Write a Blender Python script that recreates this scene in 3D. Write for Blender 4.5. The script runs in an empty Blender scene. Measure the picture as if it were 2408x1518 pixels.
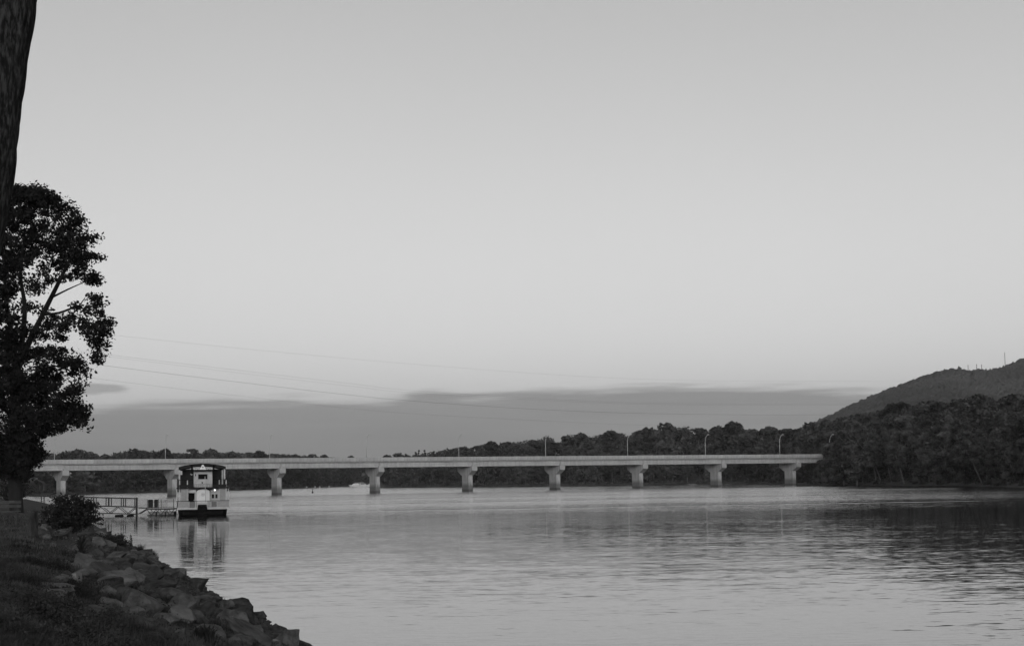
import bpy, bmesh, math, random
import numpy as np
from mathutils import Vector, Matrix, noise as mnoise

SC = bpy.context.scene
COL = SC.collection
R = math.radians

# ------------------------------------------------------------------ camera
EYE = Vector((0.0, 0.0, 4.2))
FOC, W0, H0 = 4000.0, 2408.0, 1518.0          # survey units: focal length and frame of the photograph
PITCH, ROLL = math.atan(366 / FOC), math.atan(0.0146)
_f = Vector((0, math.cos(PITCH), math.sin(PITCH)))
_u0 = Vector((0, -math.sin(PITCH), math.cos(PITCH)))
_r = Vector((1, 0, 0)) * math.cos(ROLL) - _u0 * math.sin(ROLL)
_u = Vector((1, 0, 0)) * math.sin(ROLL) + _u0 * math.cos(ROLL)
cam = bpy.data.cameras.new('camera')
cam.sensor_width = 36.0
cam.lens = FOC / W0 * 36.0
cam.clip_start, cam.clip_end = 0.5, 20000
cam_o = bpy.data.objects.new('camera', cam)
COL.objects.link(cam_o)
m = Matrix((_r, _u, -_f)).transposed().to_4x4()
m.translation = EYE
cam_o.matrix_world = m
SC.camera = cam_o


def ray(px, py):
    return (_f * FOC + _r * (px - W0 / 2) - _u * (py - H0 / 2)).normalized()


def at_depth(px, py, Y):
    d = ray(px, py)
    return EYE + d * (Y / d.y)


# ------------------------------------------------------------------ sky, sun, exposure
SUN_EL, SUN_AZ = R(12), R(180)                  # low behind the camera, veiled
world = bpy.data.worlds.new('World')
SC.world = world
world.use_nodes = True
nt = world.node_tree
nt.nodes.clear()


def N(tree, kind, ins=None, **props):
    n = tree.nodes.new(kind)
    for k, v in props.items():
        setattr(n, k, v)
    for k, v in (ins or {}).items():
        if isinstance(v, bpy.types.NodeSocket):
            tree.links.new(v, n.inputs[k])
        else:
            n.inputs[k].default_value = v
    return n


def MA(tree, op, a, b=0.0, c=0.0, clamp=False):
    return N(tree, 'ShaderNodeMath', {0: a, 1: b, 2: c}, operation=op, use_clamp=clamp).outputs[0]


sky = N(nt, 'ShaderNodeTexSky', sky_type='NISHITA', sun_disc=False, sun_elevation=SUN_EL,
        sun_rotation=SUN_AZ, air_density=1.0, dust_density=2.5, ozone_density=1.0)
bw = N(nt, 'ShaderNodeRGBToBW', {0: sky.outputs[0]})
tc = N(nt, 'ShaderNodeTexCoord')
sx = N(nt, 'ShaderNodeSeparateXYZ', {0: tc.outputs['Generated']})
az = MA(nt, 'ARCTAN2', sx.outputs[0], sx.outputs[1])
elv = MA(nt, 'ARCSINE', sx.outputs[2])
# upper edge of the low cloud bank, as an elevation that wanders with the compass direction
bank_edge = [(-60, 965), (200, 958), (262, 953), (300, 945), (400, 940), (560, 936), (700, 937), (800, 942), (880, 940),
             (930, 934), (975, 920), (1010, 915), (1100, 919), (1300, 915), (1500, 905), (1650, 903), (1800, 906),
             (2000, 915), (2100, 922), (2480, 940)]
fc = N(nt, 'ShaderNodeFloatCurve')
cv = fc.mapping.curves[0]
EL0 = 0.08
pts = []
for px, py in bank_edge:
    d = ray(px, py)
    pts.append(((math.atan2(d.x, d.y) + 0.35) / 0.70, math.asin(d.z) / EL0))
while len(cv.points) < len(pts):
    cv.points.new(0.5, 0.5)
for p, (a_, b_) in zip(cv.points, pts):
    p.location = (a_, b_)
    p.handle_type = 'AUTO'
fc.mapping.update()
nt.links.new(MA(nt, 'MULTIPLY_ADD', az, 1 / 0.70, 0.5, clamp=True), fc.inputs['Value'])
edge = MA(nt, 'MULTIPLY', fc.outputs[0], EL0)
cvec = N(nt, 'ShaderNodeCombineXYZ', {0: MA(nt, 'MULTIPLY', az, 14.0), 1: MA(nt, 'MULTIPLY', elv, 190.0), 2: 0.0}).outputs[0]
cn = N(nt, 'ShaderNodeTexNoise', {'Vector': cvec, 'Scale': 1.0, 'Detail': 6.0, 'Roughness': 0.55})
edge2 = MA(nt, 'MULTIPLY_ADD', MA(nt, 'SUBTRACT', cn.outputs[0], 0.5), 0.017, edge)
bank = N(nt, 'ShaderNodeMapRange', {0: MA(nt, 'SUBTRACT', edge2, elv), 1: -0.0025, 2: 0.0055, 3: 0.0, 4: 1.0},
         interpolation_type='SMOOTHSTEP').outputs[0]
# one small detached cloud low on the left, ragged by noise
pd = ray(226, 914)
pa, pe = math.atan2(pd.x, pd.y), math.asin(pd.z)
wv = N(nt, 'ShaderNodeCombineXYZ', {0: MA(nt, 'MULTIPLY', az, 60.0), 1: MA(nt, 'MULTIPLY', elv, 330.0), 2: 3.7}).outputs[0]
wn = N(nt, 'ShaderNodeTexNoise', {'Vector': wv, 'Scale': 1.0, 'Detail': 4.0, 'Roughness': 0.5})
qa = MA(nt, 'MULTIPLY', MA(nt, 'SUBTRACT', az, pa), 1 / 0.019)
qe = MA(nt, 'MULTIPLY', MA(nt, 'SUBTRACT', elv, pe), 1 / 0.0034)
qq = MA(nt, 'ADD', MA(nt, 'MULTIPLY', qa, qa), MA(nt, 'MULTIPLY', qe, qe))
qq = MA(nt, 'MULTIPLY_ADD', MA(nt, 'SUBTRACT', wn.outputs[0], 0.5), 2.2, qq)
wisp = N(nt, 'ShaderNodeMapRange', {0: qq, 1: 1.3, 2: 0.2, 3: 0.0, 4: 0.75}, interpolation_type='SMOOTHSTEP').outputs[0]
cover = MA(nt, 'MAXIMUM', bank, wisp)
# the bank itself is a grey veil with faint level streaks
sv = N(nt, 'ShaderNodeCombineXYZ', {0: MA(nt, 'MULTIPLY', az, 5.0), 1: MA(nt, 'MULTIPLY', elv, 95.0), 2: 9.1}).outputs[0]
sn = N(nt, 'ShaderNodeTexNoise', {'Vector': sv, 'Scale': 1.0, 'Detail': 3.0})
cloud_l = MA(nt, 'MULTIPLY_ADD', sn.outputs[0], 0.5, 1.10)
cloud_l = MA(nt, 'ADD', cloud_l, N(nt, 'ShaderNodeMapRange', {0: elv, 1: 0.012, 2: 0.055, 3: 0.0, 4: 0.42}).outputs[0])
# very thin high veil that evens the clear sky out
hv = N(nt, 'ShaderNodeTexNoise', {'Vector': tc.outputs['Generated'], 'Scale': 2.2, 'Detail': 3.0})
hi = MA(nt, 'MULTIPLY_ADD', hv.outputs[0], 0.10, 0.95)
clear_l = MA(nt, 'MULTIPLY', bw.outputs[0], hi)
lum = N(nt, 'ShaderNodeMix', {0: cover, 2: clear_l, 3: cloud_l}, data_type='FLOAT').outputs[0]
bg = N(nt, 'ShaderNodeBackground', {'Color': lum, 'Strength': 0.14})
nt.links.new(bg.outputs[0], N(nt, 'ShaderNodeOutputWorld').inputs[0])

sun = bpy.data.lights.new('sun', 'SUN')
sun.energy, sun.angle, sun.color = 0.5, R(14), (1, 1, 1)
sun_o = bpy.data.objects.new('sun', sun)
COL.objects.link(sun_o)
sd = Vector((math.sin(SUN_AZ) * math.cos(SUN_EL), math.cos(SUN_AZ) * math.cos(SUN_EL), math.sin(SUN_EL)))
sun_o.rotation_euler = sd.to_track_quat('Z', 'Y').to_euler()

SC.view_settings.view_transform = 'Standard'
SC.view_settings.look = 'None'
SC.view_settings.gamma = 1.0
SC.view_settings.exposure = 0.24
SC.view_settings.use_curve_mapping = False
SC.render.engine = 'CYCLES'
SC.cycles.max_bounces = 6
SC.cycles.volume_bounces = 0
SC.cycles.use_denoising = True
#BODY
# ------------------------------------------------------------------ materials (a monochrome place: greys only)
MATS = {}


def g4(v):
    return (v, v, v, 1.0)


def mat(name, lo, hi=None, scale=3.0, rough=0.7, bump=0.0, bscale=None, metal=0.0, per_obj=0.0, stretch=None, spec=0.3, bdist=0.02, streak=0.0, n0=0.32, n1=0.68):
    if name in MATS:
        return MATS[name]
    mt = bpy.data.materials.new(name)
    mt.use_nodes = True
    t = mt.node_tree
    p = t.nodes['Principled BSDF']
    p.inputs['Roughness'].default_value = rough
    p.inputs['Metallic'].default_value = metal
    p.inputs['Specular IOR Level'].default_value = spec
    hi = lo if hi is None else hi
    co = N(t, 'ShaderNodeTexCoord').outputs['Object']
    if stretch:
        co = N(t, 'ShaderNodeMapping', {'Vector': co, 'Scale': stretch}).outputs[0]
    nz = N(t, 'ShaderNodeTexNoise', {'Vector': co, 'Scale': scale, 'Detail': 6.0, 'Roughness': 0.6})
    v = N(t, 'ShaderNodeMapRange', {0: nz.outputs[0], 1: n0, 2: n1, 3: lo, 4: hi}).outputs[0]
    if per_obj:
        oi = N(t, 'ShaderNodeObjectInfo')
        v = MA(t, 'MULTIPLY', v, MA(t, 'MULTIPLY_ADD', oi.outputs['Random'], 2 * per_obj, 1 - per_obj))
    if streak:
        sv_ = N(t, 'ShaderNodeMapping', {'Vector': N(t, 'ShaderNodeTexCoord').outputs['Object'], 'Scale': (0.9, 0.9, 0.10)}).outputs[0]
        sn_ = N(t, 'ShaderNodeTexNoise', {'Vector': sv_, 'Scale': 1.0, 'Detail': 5.0, 'Roughness': 0.7}).outputs[0]
        v = MA(t, 'MULTIPLY', v, N(t, 'ShaderNodeMapRange', {0: sn_, 1: 0.36, 2: 0.55, 3: 1.0 - streak, 4: 1.0}).outputs[0])
    t.links.new(v, p.inputs['Base Color'])
    if bump:
        bn = N(t, 'ShaderNodeTexNoise', {'Vector': co, 'Scale': bscale or scale * 4, 'Detail': 8.0, 'Roughness': 0.65})
        bp = N(t, 'ShaderNodeBump', {'Height': bn.outputs[0], 'Strength': bump, 'Distance': bdist})
        t.links.new(bp.outputs[0], p.inputs['Normal'])
    MATS[name] = mt
    return mt


def foliage(name, lo, hi, scale, per_obj=0.25, trans=0.25):
    mt = bpy.data.materials.new(name)
    mt.use_nodes = True
    t = mt.node_tree
    t.nodes.clear()
    co = N(t, 'ShaderNodeTexCoord').outputs['Object']
    nz = N(t, 'ShaderNodeTexNoise', {'Vector': co, 'Scale': scale, 'Detail': 3.0})
    v = N(t, 'ShaderNodeMapRange', {0: nz.outputs[0], 1: 0.35, 2: 0.65, 3: lo, 4: hi}).outputs[0]
    oi = N(t, 'ShaderNodeObjectInfo')
    v = MA(t, 'MULTIPLY', v, MA(t, 'MULTIPLY_ADD', oi.outputs['Random'], 2 * per_obj, 1 - per_obj))
    d = N(t, 'ShaderNodeBsdfDiffuse', {'Color': v})
    tr = N(t, 'ShaderNodeBsdfTranslucent', {'Color': v})
    mx = N(t, 'ShaderNodeMixShader', {0: trans, 1: d.outputs[0], 2: tr.outputs[0]})
    t.links.new(mx.outputs[0], N(t, 'ShaderNodeOutputMaterial').inputs[0])
    MATS[name] = mt
    return mt


M_LEAF_FAR = foliage('leaves_far', 0.024, 0.085, 0.35, 0.35)
M_LEAF_RIGHT = foliage('leaves_right_bank', 0.016, 0.092, 0.28, 0.3)
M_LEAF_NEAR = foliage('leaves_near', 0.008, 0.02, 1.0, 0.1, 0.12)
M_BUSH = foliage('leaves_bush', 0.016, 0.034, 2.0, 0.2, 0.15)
M_GRASS = foliage('grass', 0.016, 0.085, 0.7, 0.0)
M_WEED = foliage('weed', 0.025, 0.05, 1.5, 0.25)
M_BARK_FAR = mat('bark_far', 0.05, 0.09, 1.0, 0.9)
M_BARK_PALE = mat('bark_pale', 0.06, 0.10, 1.0, 0.9)
M_CONC = mat('concrete', 0.25, 0.33, 0.35, 0.85, 0.25, 3.0, spec=0.2, streak=0.22, per_obj=0.06)
M_METAL = mat('galvanised_metal', 0.34, 0.42, 2.0, 0.45, spec=0.5)
M_WHITE = mat('white_paint', 0.25, 0.34, 2.0, 0.5)
M_GREYP = mat('grey_paint', 0.17, 0.22, 3.0, 0.55)
M_DARK = mat('dark_paint', 0.010, 0.016, 3.0, 0.7, spec=0.1)
M_BLACK = mat('black_rubber', 0.004, 0.007, 3.0, 0.9, spec=0.05)
M_WOOD = mat('weathered_wood', 0.10, 0.17, 4.0, 0.85, 0.3)
M_STEEL = mat('dark_steel', 0.015, 0.03, 3.0, 0.7, spec=0.15)


# ------------------------------------------------------------------ helpers
def link(o, parent=None):
    COL.objects.link(o)
    if parent is not None:
        o.parent = parent
    return o


def tag(o, label=None, cat=None, group=None, kind=None):
    for k, v in (('label', label), ('category', cat), ('group', group), ('kind', kind)):
        if v:
            o[k] = v
    return o


def empty(name, loc, rz=0.0, parent=None):
    o = bpy.data.objects.new(name, None)
    o.empty_display_size = 0.3
    link(o, parent)
    o.location = loc
    o.rotation_euler = (0, 0, rz)
    return o


def copy_tree(o, parent=None):
    c = o.copy()
    link(c, parent)
    for ch in o.children:
        copy_tree(ch, c)
    return c


class MB:
    def __init__(self):
        self.v, self.f = [], []

    def add(self, vs, fs):
        k = len(self.v)
        self.v += [tuple(p) for p in vs]
        self.f += [tuple(i + k for i in q) for q in fs]
        return self

    def box(self, x0, x1, y0, y1, z0, z1):
        return self.add([(x0, y0, z0), (x1, y0, z0), (x1, y1, z0), (x0, y1, z0), (x0, y0, z1), (x1, y0, z1), (x1, y1, z1), (x0, y1, z1)],
                        [(0, 3, 2, 1), (4, 5, 6, 7), (0, 1, 5, 4), (1, 2, 6, 5), (2, 3, 7, 6), (3, 0, 4, 7)])

    def prism(self, poly, a, b, axis='y'):
        n = len(poly)
        def P(p, t):
            return (p[0], t, p[1]) if axis == 'y' else ((t, p[0], p[1]) if axis == 'x' else (p[0], p[1], t))
        vs = [P(p, a) for p in poly] + [P(p, b) for p in poly]
        fs = [tuple(range(n)), tuple(range(2 * n - 1, n - 1, -1))] + [(i, i + n, (i + 1) % n + n, (i + 1) % n) for i in range(n)]
        return self.add(vs, fs)

    def tube(self, pts, rads, n=8, cap=True):
        pts = [Vector(p) for p in pts]
        if not hasattr(rads, '__len__'):
            rads = [rads] * len(pts)
        rings = []
        for i, p in enumerate(pts):
            d = (pts[min(i + 1, len(pts) - 1)] - pts[max(i - 1, 0)]).normalized()
            a = d.orthogonal().normalized() if abs(d.z) < 0.95 else d.cross(Vector((1, 0, 0))).normalized()
            if abs(d.z) < 0.95:
                a = d.cross(Vector((0, 0, 1))).normalized()
            b = d.cross(a)
            rings.append([p + (a * math.cos(t) + b * math.sin(t)) * rads[i] for t in [2 * math.pi * k / n for k in range(n)]])
        vs = [q for r_ in rings for q in r_]
        fs = [(i * n + k, i * n + (k + 1) % n, (i + 1) * n + (k + 1) % n, (i + 1) * n + k) for i in range(len(pts) - 1) for k in range(n)]
        if cap:
            fs += [tuple(range(n - 1, -1, -1)), tuple(range((len(pts) - 1) * n, len(pts) * n))]
        return self.add(vs, fs)

    def beam(self, p, q, w, h=None):
        h = h or w
        p, q = Vector(p), Vector(q)
        d = (q - p).normalized()
        a = d.cross(Vector((0, 0, 1)))
        a = Vector((1, 0, 0)) if a.length < 1e-3 else a.normalized()
        b = a.cross(d)
        o = [a * (s * w / 2) + b * (t * h / 2) for s, t in ((-1, -1), (1, -1), (1, 1), (-1, 1))]
        return self.add([p + k for k in o] + [q + k for k in o],
                        [(3, 2, 1, 0), (4, 5, 6, 7), (0, 1, 5, 4), (1, 2, 6, 5), (2, 3, 7, 6), (3, 0, 4, 7)])

    def mesh(self, name, m_, smooth=False):
        me = bpy.data.meshes.new(name)
        me.from_pydata(self.v, [], self.f)
        me.materials.append(m_)
        bm = bmesh.new()
        bm.from_mesh(me)
        bmesh.ops.recalc_face_normals(bm, faces=bm.faces)
        bm.to_mesh(me)
        bm.free()
        if smooth:
            me.polygons.foreach_set('use_smooth', [True] * len(me.polygons))
        return me

    def build(self, name, m_, parent=None, smooth=False):
        return link(bpy.data.objects.new(name, self.mesh(name, m_, smooth)), parent)


def np_mesh(name, verts, faces, m_, smooth=False):
    """verts (n,3), faces (k, 3 or 4) arrays"""
    me = bpy.data.meshes.new(name)
    n, k, c = len(verts), len(faces), faces.shape[1]
    me.vertices.add(n)
    me.vertices.foreach_set('co', np.ascontiguousarray(verts, dtype=np.float32).ravel())
    me.loops.add(k * c)
    me.loops.foreach_set('vertex_index', np.ascontiguousarray(faces, dtype=np.int32).ravel())
    me.polygons.add(k)
    me.polygons.foreach_set('loop_start', np.arange(0, k * c, c, dtype=np.int32))
    if smooth:
        me.polygons.foreach_set('use_smooth', np.ones(k, dtype=bool))
    me.update(calc_edges=True)
    me.materials.append(m_)
    return me


def unit(a):
    return a / np.maximum(np.linalg.norm(a, axis=1, keepdims=True), 1e-9)


def leaf_quads(rng, pos, nrm, size, asp=0.6):
    """leaf-shaped rhombi at pos with normals nrm"""
    n = len(pos)
    t = unit(np.cross(nrm, rng.normal(size=(n, 3))))
    b = np.cross(nrm, t)
    s = (size * np.ones(n))[:, None]
    v = np.stack([pos - t * s, pos + b * s * asp, pos + t * s, pos - b * s * asp], 1).reshape(-1, 3)
    return v, np.arange(4 * n).reshape(-1, 4)


def grid_faces(nu, nv):
    i = np.arange(nu - 1)[:, None] * nv + np.arange(nv - 1)[None, :]
    i = i.ravel()
    return np.stack([i, i + nv, i + nv + 1, i + 1], 1)


def fbm(x, y, sc, seed=0.0, oct_=4):
    return mnoise.fractal(Vector((x * sc + seed, y * sc - seed * 0.7, seed)), 1.0, 2.0, oct_)


# ------------------------------------------------------------------ water
def water_material():
    mt = bpy.data.materials.new('river_water')
    mt.use_nodes = True
    t = mt.node_tree
    p = t.nodes['Principled BSDF']
    p.inputs['Base Color'].default_value = g4(0.012)
    p.inputs['IOR'].default_value = 1.333
    p.inputs['Specular IOR Level'].default_value = 0.5
    p.inputs['Roughness'].default_value = 0.04
    co = N(t, 'ShaderNodeTexCoord').outputs['Object']
    s = N(t, 'ShaderNodeSeparateXYZ', {0: co})
    X, Y = s.outputs[0], s.outputs[1]
    # gusty patches: how lively the ripples are
    pv = N(t, 'ShaderNodeMapping', {'Vector': co, 'Scale': (0.006, 0.020, 1), 'Location': (3.1, 1.7, 0)}).outputs[0]
    patch = N(t, 'ShaderNodeTexNoise', {'Vector': pv, 'Scale': 1.0, 'Detail': 3.0}).outputs[0]
    patch = N(t, 'ShaderNodeMapRange', {0: patch, 1: 0.35, 2: 0.66, 3: 0.6, 4: 1.35}).outputs[0]
    # sheltered near the bank, ruffled out in the open stream
    l1 = N(t, 'ShaderNodeMapRange', {0: Y, 1: 40.0, 2: 140.0, 3: 0.070, 4: 0.036}).outputs[0]
    l2 = N(t, 'ShaderNodeMapRange', {0: Y, 1: 150.0, 2: 500.0, 3: 0.0, 4: 0.30}).outputs[0]
    amp = MA(t, 'MULTIPLY', patch, MA(t, 'ADD', l1, l2))

    # ripple facets: slopes of the surface across and along the sight line
    def facets(sx_, sy_, rot, det, seed):
        v = N(t, 'ShaderNodeMapping', {'Vector': co, 'Scale': (sx_, sy_, 1), 'Rotation': (0, 0, R(rot)), 'Location': (seed, seed * 2, 0)}).outputs[0]
        c = N(t, 'ShaderNodeTexNoise', {'Vector': v, 'Scale': 1.0, 'Detail': det, 'Roughness': 0.5}).outputs[1]
        s2 = N(t, 'ShaderNodeSeparateColor', {0: c})
        return MA(t, 'SUBTRACT', s2.outputs[0], 0.5), MA(t, 'SUBTRACT', s2.outputs[1], 0.5)
    ax, ay = facets(0.42, 1.5, 5, 2.0, 1.0)
    bx_, by_ = facets(1.7, 5.4, -7, 2.0, 5.0)
    cx_, cy_ = facets(0.07, 0.25, 9, 1.0, 9.0)
    SX = MA(t, 'MULTIPLY', MA(t, 'ADD', ax, MA(t, 'ADD', bx_, cx_)), MA(t, 'MULTIPLY', amp, 0.85))
    sy = MA(t, 'ADD', MA(t, 'MULTIPLY', ay, 0.62), MA(t, 'MULTIPLY_ADD', by_, 1.15, MA(t, 'MULTIPLY', cy_, 0.16)))
    # steep little fronts run downstream, towards the near bank, where the stream is ruffled
    fronts = MA(t, 'MULTIPLY', MA(t, 'ABSOLUTE', sy), -1.35)
    wf_ = N(t, 'ShaderNodeMapRange', {0: Y, 1: 70.0, 2: 300.0, 3: 0.0, 4: 1.0}).outputs[0]
    sy = N(t, 'ShaderNodeMix', {0: wf_, 2: sy, 3: fronts}, data_type='FLOAT').outputs[0]
    SY = MA(t, 'MULTIPLY', sy, amp)
    # long low wakes crossing the river
    wob = N(t, 'ShaderNodeTexNoise', {'Vector': N(t, 'ShaderNodeMapping', {'Vector': co, 'Scale': (0.02, 0.004, 1)}).outputs[0], 'Scale': 1.0, 'Detail': 2.0}).outputs[0]
    for (y0, slope, w_, a_, x0, x1) in WAKES:
        d = MA(t, 'SUBTRACT', MA(t, 'SUBTRACT', Y, y0), MA(t, 'MULTIPLY', X, slope))
        d = MA(t, 'ADD', d, MA(t, 'MULTIPLY_ADD', wob, 14.0, -7.0))
        e = MA(t, 'EXPONENT', MA(t, 'MULTIPLY', MA(t, 'MULTIPLY', d, d), -1.0 / (w_ * w_)))
        e = MA(t, 'MULTIPLY', MA(t, 'MULTIPLY', e, d), 2.0 * a_ / (w_ * w_))
        f0 = N(t, 'ShaderNodeMapRange', {0: X, 1: x0 - 25, 2: x0 + 10, 3: 0.0, 4: 1.0}).outputs[0]
        f1 = N(t, 'ShaderNodeMapRange', {0: X, 1: x1 - 10, 2: x1 + 40, 3: 1.0, 4: 0.0}).outputs[0]
        SY = MA(t, 'ADD', SY, MA(t, 'MULTIPLY', e, MA(t, 'MULTIPLY', f0, f1)))
    nv_ = N(t, 'ShaderNodeCombineXYZ', {0: SX, 1: SY, 2: 1.0}).outputs[0]
    nv_ = N(t, 'ShaderNodeVectorMath', {0: nv_}, operation='NORMALIZE').outputs[0]
    t.links.new(nv_, p.inputs['Normal'])
    return mt


WAKES = [(243, 0.10, 1.6, 0.10, -38, 60), (318, 0.35, 2.2, 0.13, -50, 160), (405, 0.50, 3.0, 0.16, -60, 140), (520, 0.2, 4.0, 0.22, -90, 160)]
wx, wy = 3900.0, 3900.0
wv_ = np.array([(-wx, -600, 0), (wx, -600, 0), (wx, wy, 0), (-wx, wy, 0)], float)
river = link(bpy.data.objects.new('river', np_mesh('river', wv_, np.array([[0, 1, 2, 3]]), water_material())))
tag(river, 'calm rippled river water below the bridge', kind='structure')

# ------------------------------------------------------------------ banks
SH0 = Vector((7.1, 0.0))
SHD = Vector((-0.274, 0.9617)).normalized()
SHN = Vector((-SHD.y, SHD.x))                 # inland


def bank_uv(x, y):
    p = Vector((x, y)) - SH0
    return p.dot(SHD), p.dot(SHN)


PROF = [(-6, -1.6), (-1, -0.35), (0, 0.0), (4.3, 1.75), (7, 2.45), (12, 2.75), (40, 3.2), (120, 4.5), (600, 9.0)]


def prof(u):
    for (a, za), (b, zb) in zip(PROF, PROF[1:]):
        if u <= b:
            t = max(0.0, (u - a) / (b - a))
            return za + (zb - za) * t
    return PROF[-1][1]


def bank_z(x, y):
    s, u = bank_uv(x, y)
    z = prof(u)
    k = min(1.0, max(0.0, (u + 0.5) / 3.0))
    return z + k * (0.22 * fbm(x, y, 0.16, 2.0) + 0.06 * fbm(x, y, 0.8, 5.0))


ss = np.concatenate([np.arange(-60, 20, 4.0), np.arange(20, 130, 0.7), np.arange(130, 247, 3.0)])
us = np.concatenate([np.arange(-5, 12, 0.5), np.arange(12, 40, 3.0), np.array([40, 60, 90, 130, 200, 400, 600.0])])
bv = []
for s_ in ss:
    for u_ in us:
        q = SH0 + SHD * float(s_) + SHN * float(u_)
        bv.append((q.x, q.y, bank_z(q.x, q.y)))
M_SOIL = mat('grassy_soil', 0.010, 0.030, 1.2, 0.95, 0.6, 6.0, bdist=0.06)
nb = link(bpy.data.objects.new('near_bank', np_mesh('near_bank', np.array(bv), grid_faces(len(ss), len(us)), M_SOIL, True)))
tag(nb, 'dark grassy near bank sloping down to the river', kind='structure')


def on_bank(px, py):
    d = ray(px, py)
    lo = 5.0
    t = lo
    while t < 400:
        p = EYE + d * t
        if p.z < bank_z(p.x, p.y):
            break
        t += 0.25
    return EYE + d * t


LEFT = [(-57.5, 227), (-62, 245), (-85, 310), (-125, 400), (-190, 520), (-228, 700), (-200, 884), (-169, 1050), (-152, 1250), (-136, 1480), (-60, 1640), (90, 1690), (260, 1690)]
RIGHT = [(112, 120), (122, 250), (130, 420), (138, 509), (133, 600), (121, 680), (123, 745), (116, 880), (60, 930), (-10, 1005), (-84, 1085), (-95, 1200), (-80, 1350), (0, 1500), (60, 1600)]


def poly_sample(pl, step):
    pl = [Vector(p) for p in pl]
    out = []
    carry = 0.0
    for i in range(len(pl) - 1):
        d = pl[i + 1] - pl[i]
        L = d.length
        t = carry
        while t < L:
            out.append((pl[i] + d * (t / L), d.normalized()))
            t += step
        carry = t - L
    return out


def smooth_dirs(smp, k):
    ds = [d for _, d in smp]
    res = []
    for i, (p, d) in enumerate(smp):
        a = Vector((0, 0))
        for j in range(max(0, i - k), min(len(ds), i + k + 1)):
            a += ds[j]
        res.append((p, a.normalized()))
    return res


FAR_OFF = [(-8, -1.5), (-0.5, -0.15), (0.5, 0.15), (3, 0.9), (12, 1.6), (40, 3.2), (90, 6.5), (180, 10.0), (420, 16.0)]


def far_z(off):
    for (a, za), (b, zb) in zip(FAR_OFF, FAR_OFF[1:]):
        if off <= b:
            return za + (zb - za) * max(0, (off - a) / (b - a))
    return FAR_OFF[-1][1]


M_SHORE = mat('shore_earth', 0.025, 0.055, 0.2, 0.95, 0.3, 2.0)
BANK_SMP = {}
for nm, pl, side, lab in (('left_far_bank', LEFT, 1, 'low wooded shore beyond the left end of the bridge'),
                          ('right_far_bank', RIGHT, -1, 'wooded shore on the right and behind the bridge')):
    smp = smooth_dirs(poly_sample(pl, 10.0), 5)
    BANK_SMP[nm] = (smp, side)
    vs = []
    for p, d in smp:
        n_ = Vector((-d.y, d.x)) * side
        jit = 1.5 * fbm(p.x, p.y, 0.05, 1.0)
        for off, z in FAR_OFF:
            q = p + n_ * (off + jit)
            vs.append((q.x, q.y, z + (0.3 * fbm(q.x, q.y, 0.08, 4.0) if off > 0.4 else 0)))
    o = link(bpy.data.objects.new(nm, np_mesh(nm, np.array(vs), grid_faces(len(smp), len(FAR_OFF)), M_SHORE, True)))
    tag(o, lab, kind='structure')

# ------------------------------------------------------------------ mountain on the right
RIDGE = [(1500, 1075), (1700, 1062), (1860, 1020), (1905, 1002), (1960, 978), (2020, 948), (2100, 915), (2180, 886), (2220, 874), (2255, 870.5), (2270, 873),
         (2282, 878), (2296, 873), (2320, 875), (2345, 871), (2380, 859), (2408, 848), (2500, 815), (2700, 775), (3000, 760), (3400, 800)]
MY = 3000.0
rx = [at_depth(a, b, MY) for a, b in RIDGE]


def ridge_z(x):
    for p, q in zip(rx, rx[1:]):
        if x <= q.x:
            t = max(0.0, (x - p.x) / (q.x - p.x))
            return p.z + (q.z - p.z) * t
    return rx[-1].z


def mount_z(x, y):
    # profile falls towards the river and behind the crest
    zr = ridge_z(x * MY / max(y, 1500.0) if y < MY else x)
    t = (y - 1500) / (MY - 1500)
    if t <= 1:
        t = max(t, 0.0)
        k = t ** 1.15
    else:
        k = max(0.0, 1 - (t - 1) * 1.2)
    spur = 14 * fbm(x, y, 0.0022, 7.0) * math.sin(math.pi * min(1, max(0, t))) if t < 1 else 0
    return 8 + (zr - 8) * k + spur


gx = np.arange(150, 1900, 22.0)
gy = np.concatenate([np.arange(1500, 3000, 25.0), np.array([2999.0, 3030, 3080, 3150, 3300, 3500])])
mv = np.array([(x, y, mount_z(x, y)) for x in gx for y in gy])
M_HILL = mat('forest_floor', 0.04, 0.06, 0.02, 0.95)
mo = link(bpy.data.objects.new('mountain', np_mesh('mountain', mv, grid_faces(len(gx), len(gy)), M_HILL, True)))
tag(mo, 'wooded mountain rising at the right behind the trees', kind='structure')

# canopy of the mountain forest: uncountable crowns
rng = np.random.default_rng(5)
cv_, cf_ = [], []
ico = bmesh.new()
bmesh.ops.create_icosphere(ico, subdivisions=1, radius=1.0)
IV = np.array([v.co[:] for v in ico.verts])
IF = np.array([[v.index for v in f.verts] for f in ico.faces])
ico.free()
k = 0
pts_m = []
while len(pts_m) < 23000:
    y = 3020 - (rng.random() ** 1.0) * 1450
    x = rng.uniform(0.155, 0.335) * y
    pts_m.append((x, y, mount_z(x, y)))
for x in np.arange(470, 1000, 4.5):                         # crowns right along the crest line
    pts_m.append((x + rng.normal() * 2, 2990 + rng.normal() * 8, ridge_z(x) - 1))
for x, y, z in pts_m:
    r_ = rng.uniform(2.4, 4.8)
    sc_ = np.array([r_, r_, r_ * rng.uniform(0.8, 1.15)])
    vv = IV * sc_ * (1 + 0.28 * rng.normal(size=(len(IV), 1))) + np.array([x, y, z + r_ * 0.2])
    cv_.append(vv)
    cf_.append(IF + k)
    k += len(IV)
M_CANOPY = foliage('mountain_canopy', 0.040, 0.068, 0.006, 0.0, 0.0)
mc = link(bpy.data.objects.new('mountain_forest', np_mesh('mountain_forest', np.concatenate(cv_), np.concatenate(cf_), M_CANOPY)))
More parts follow.
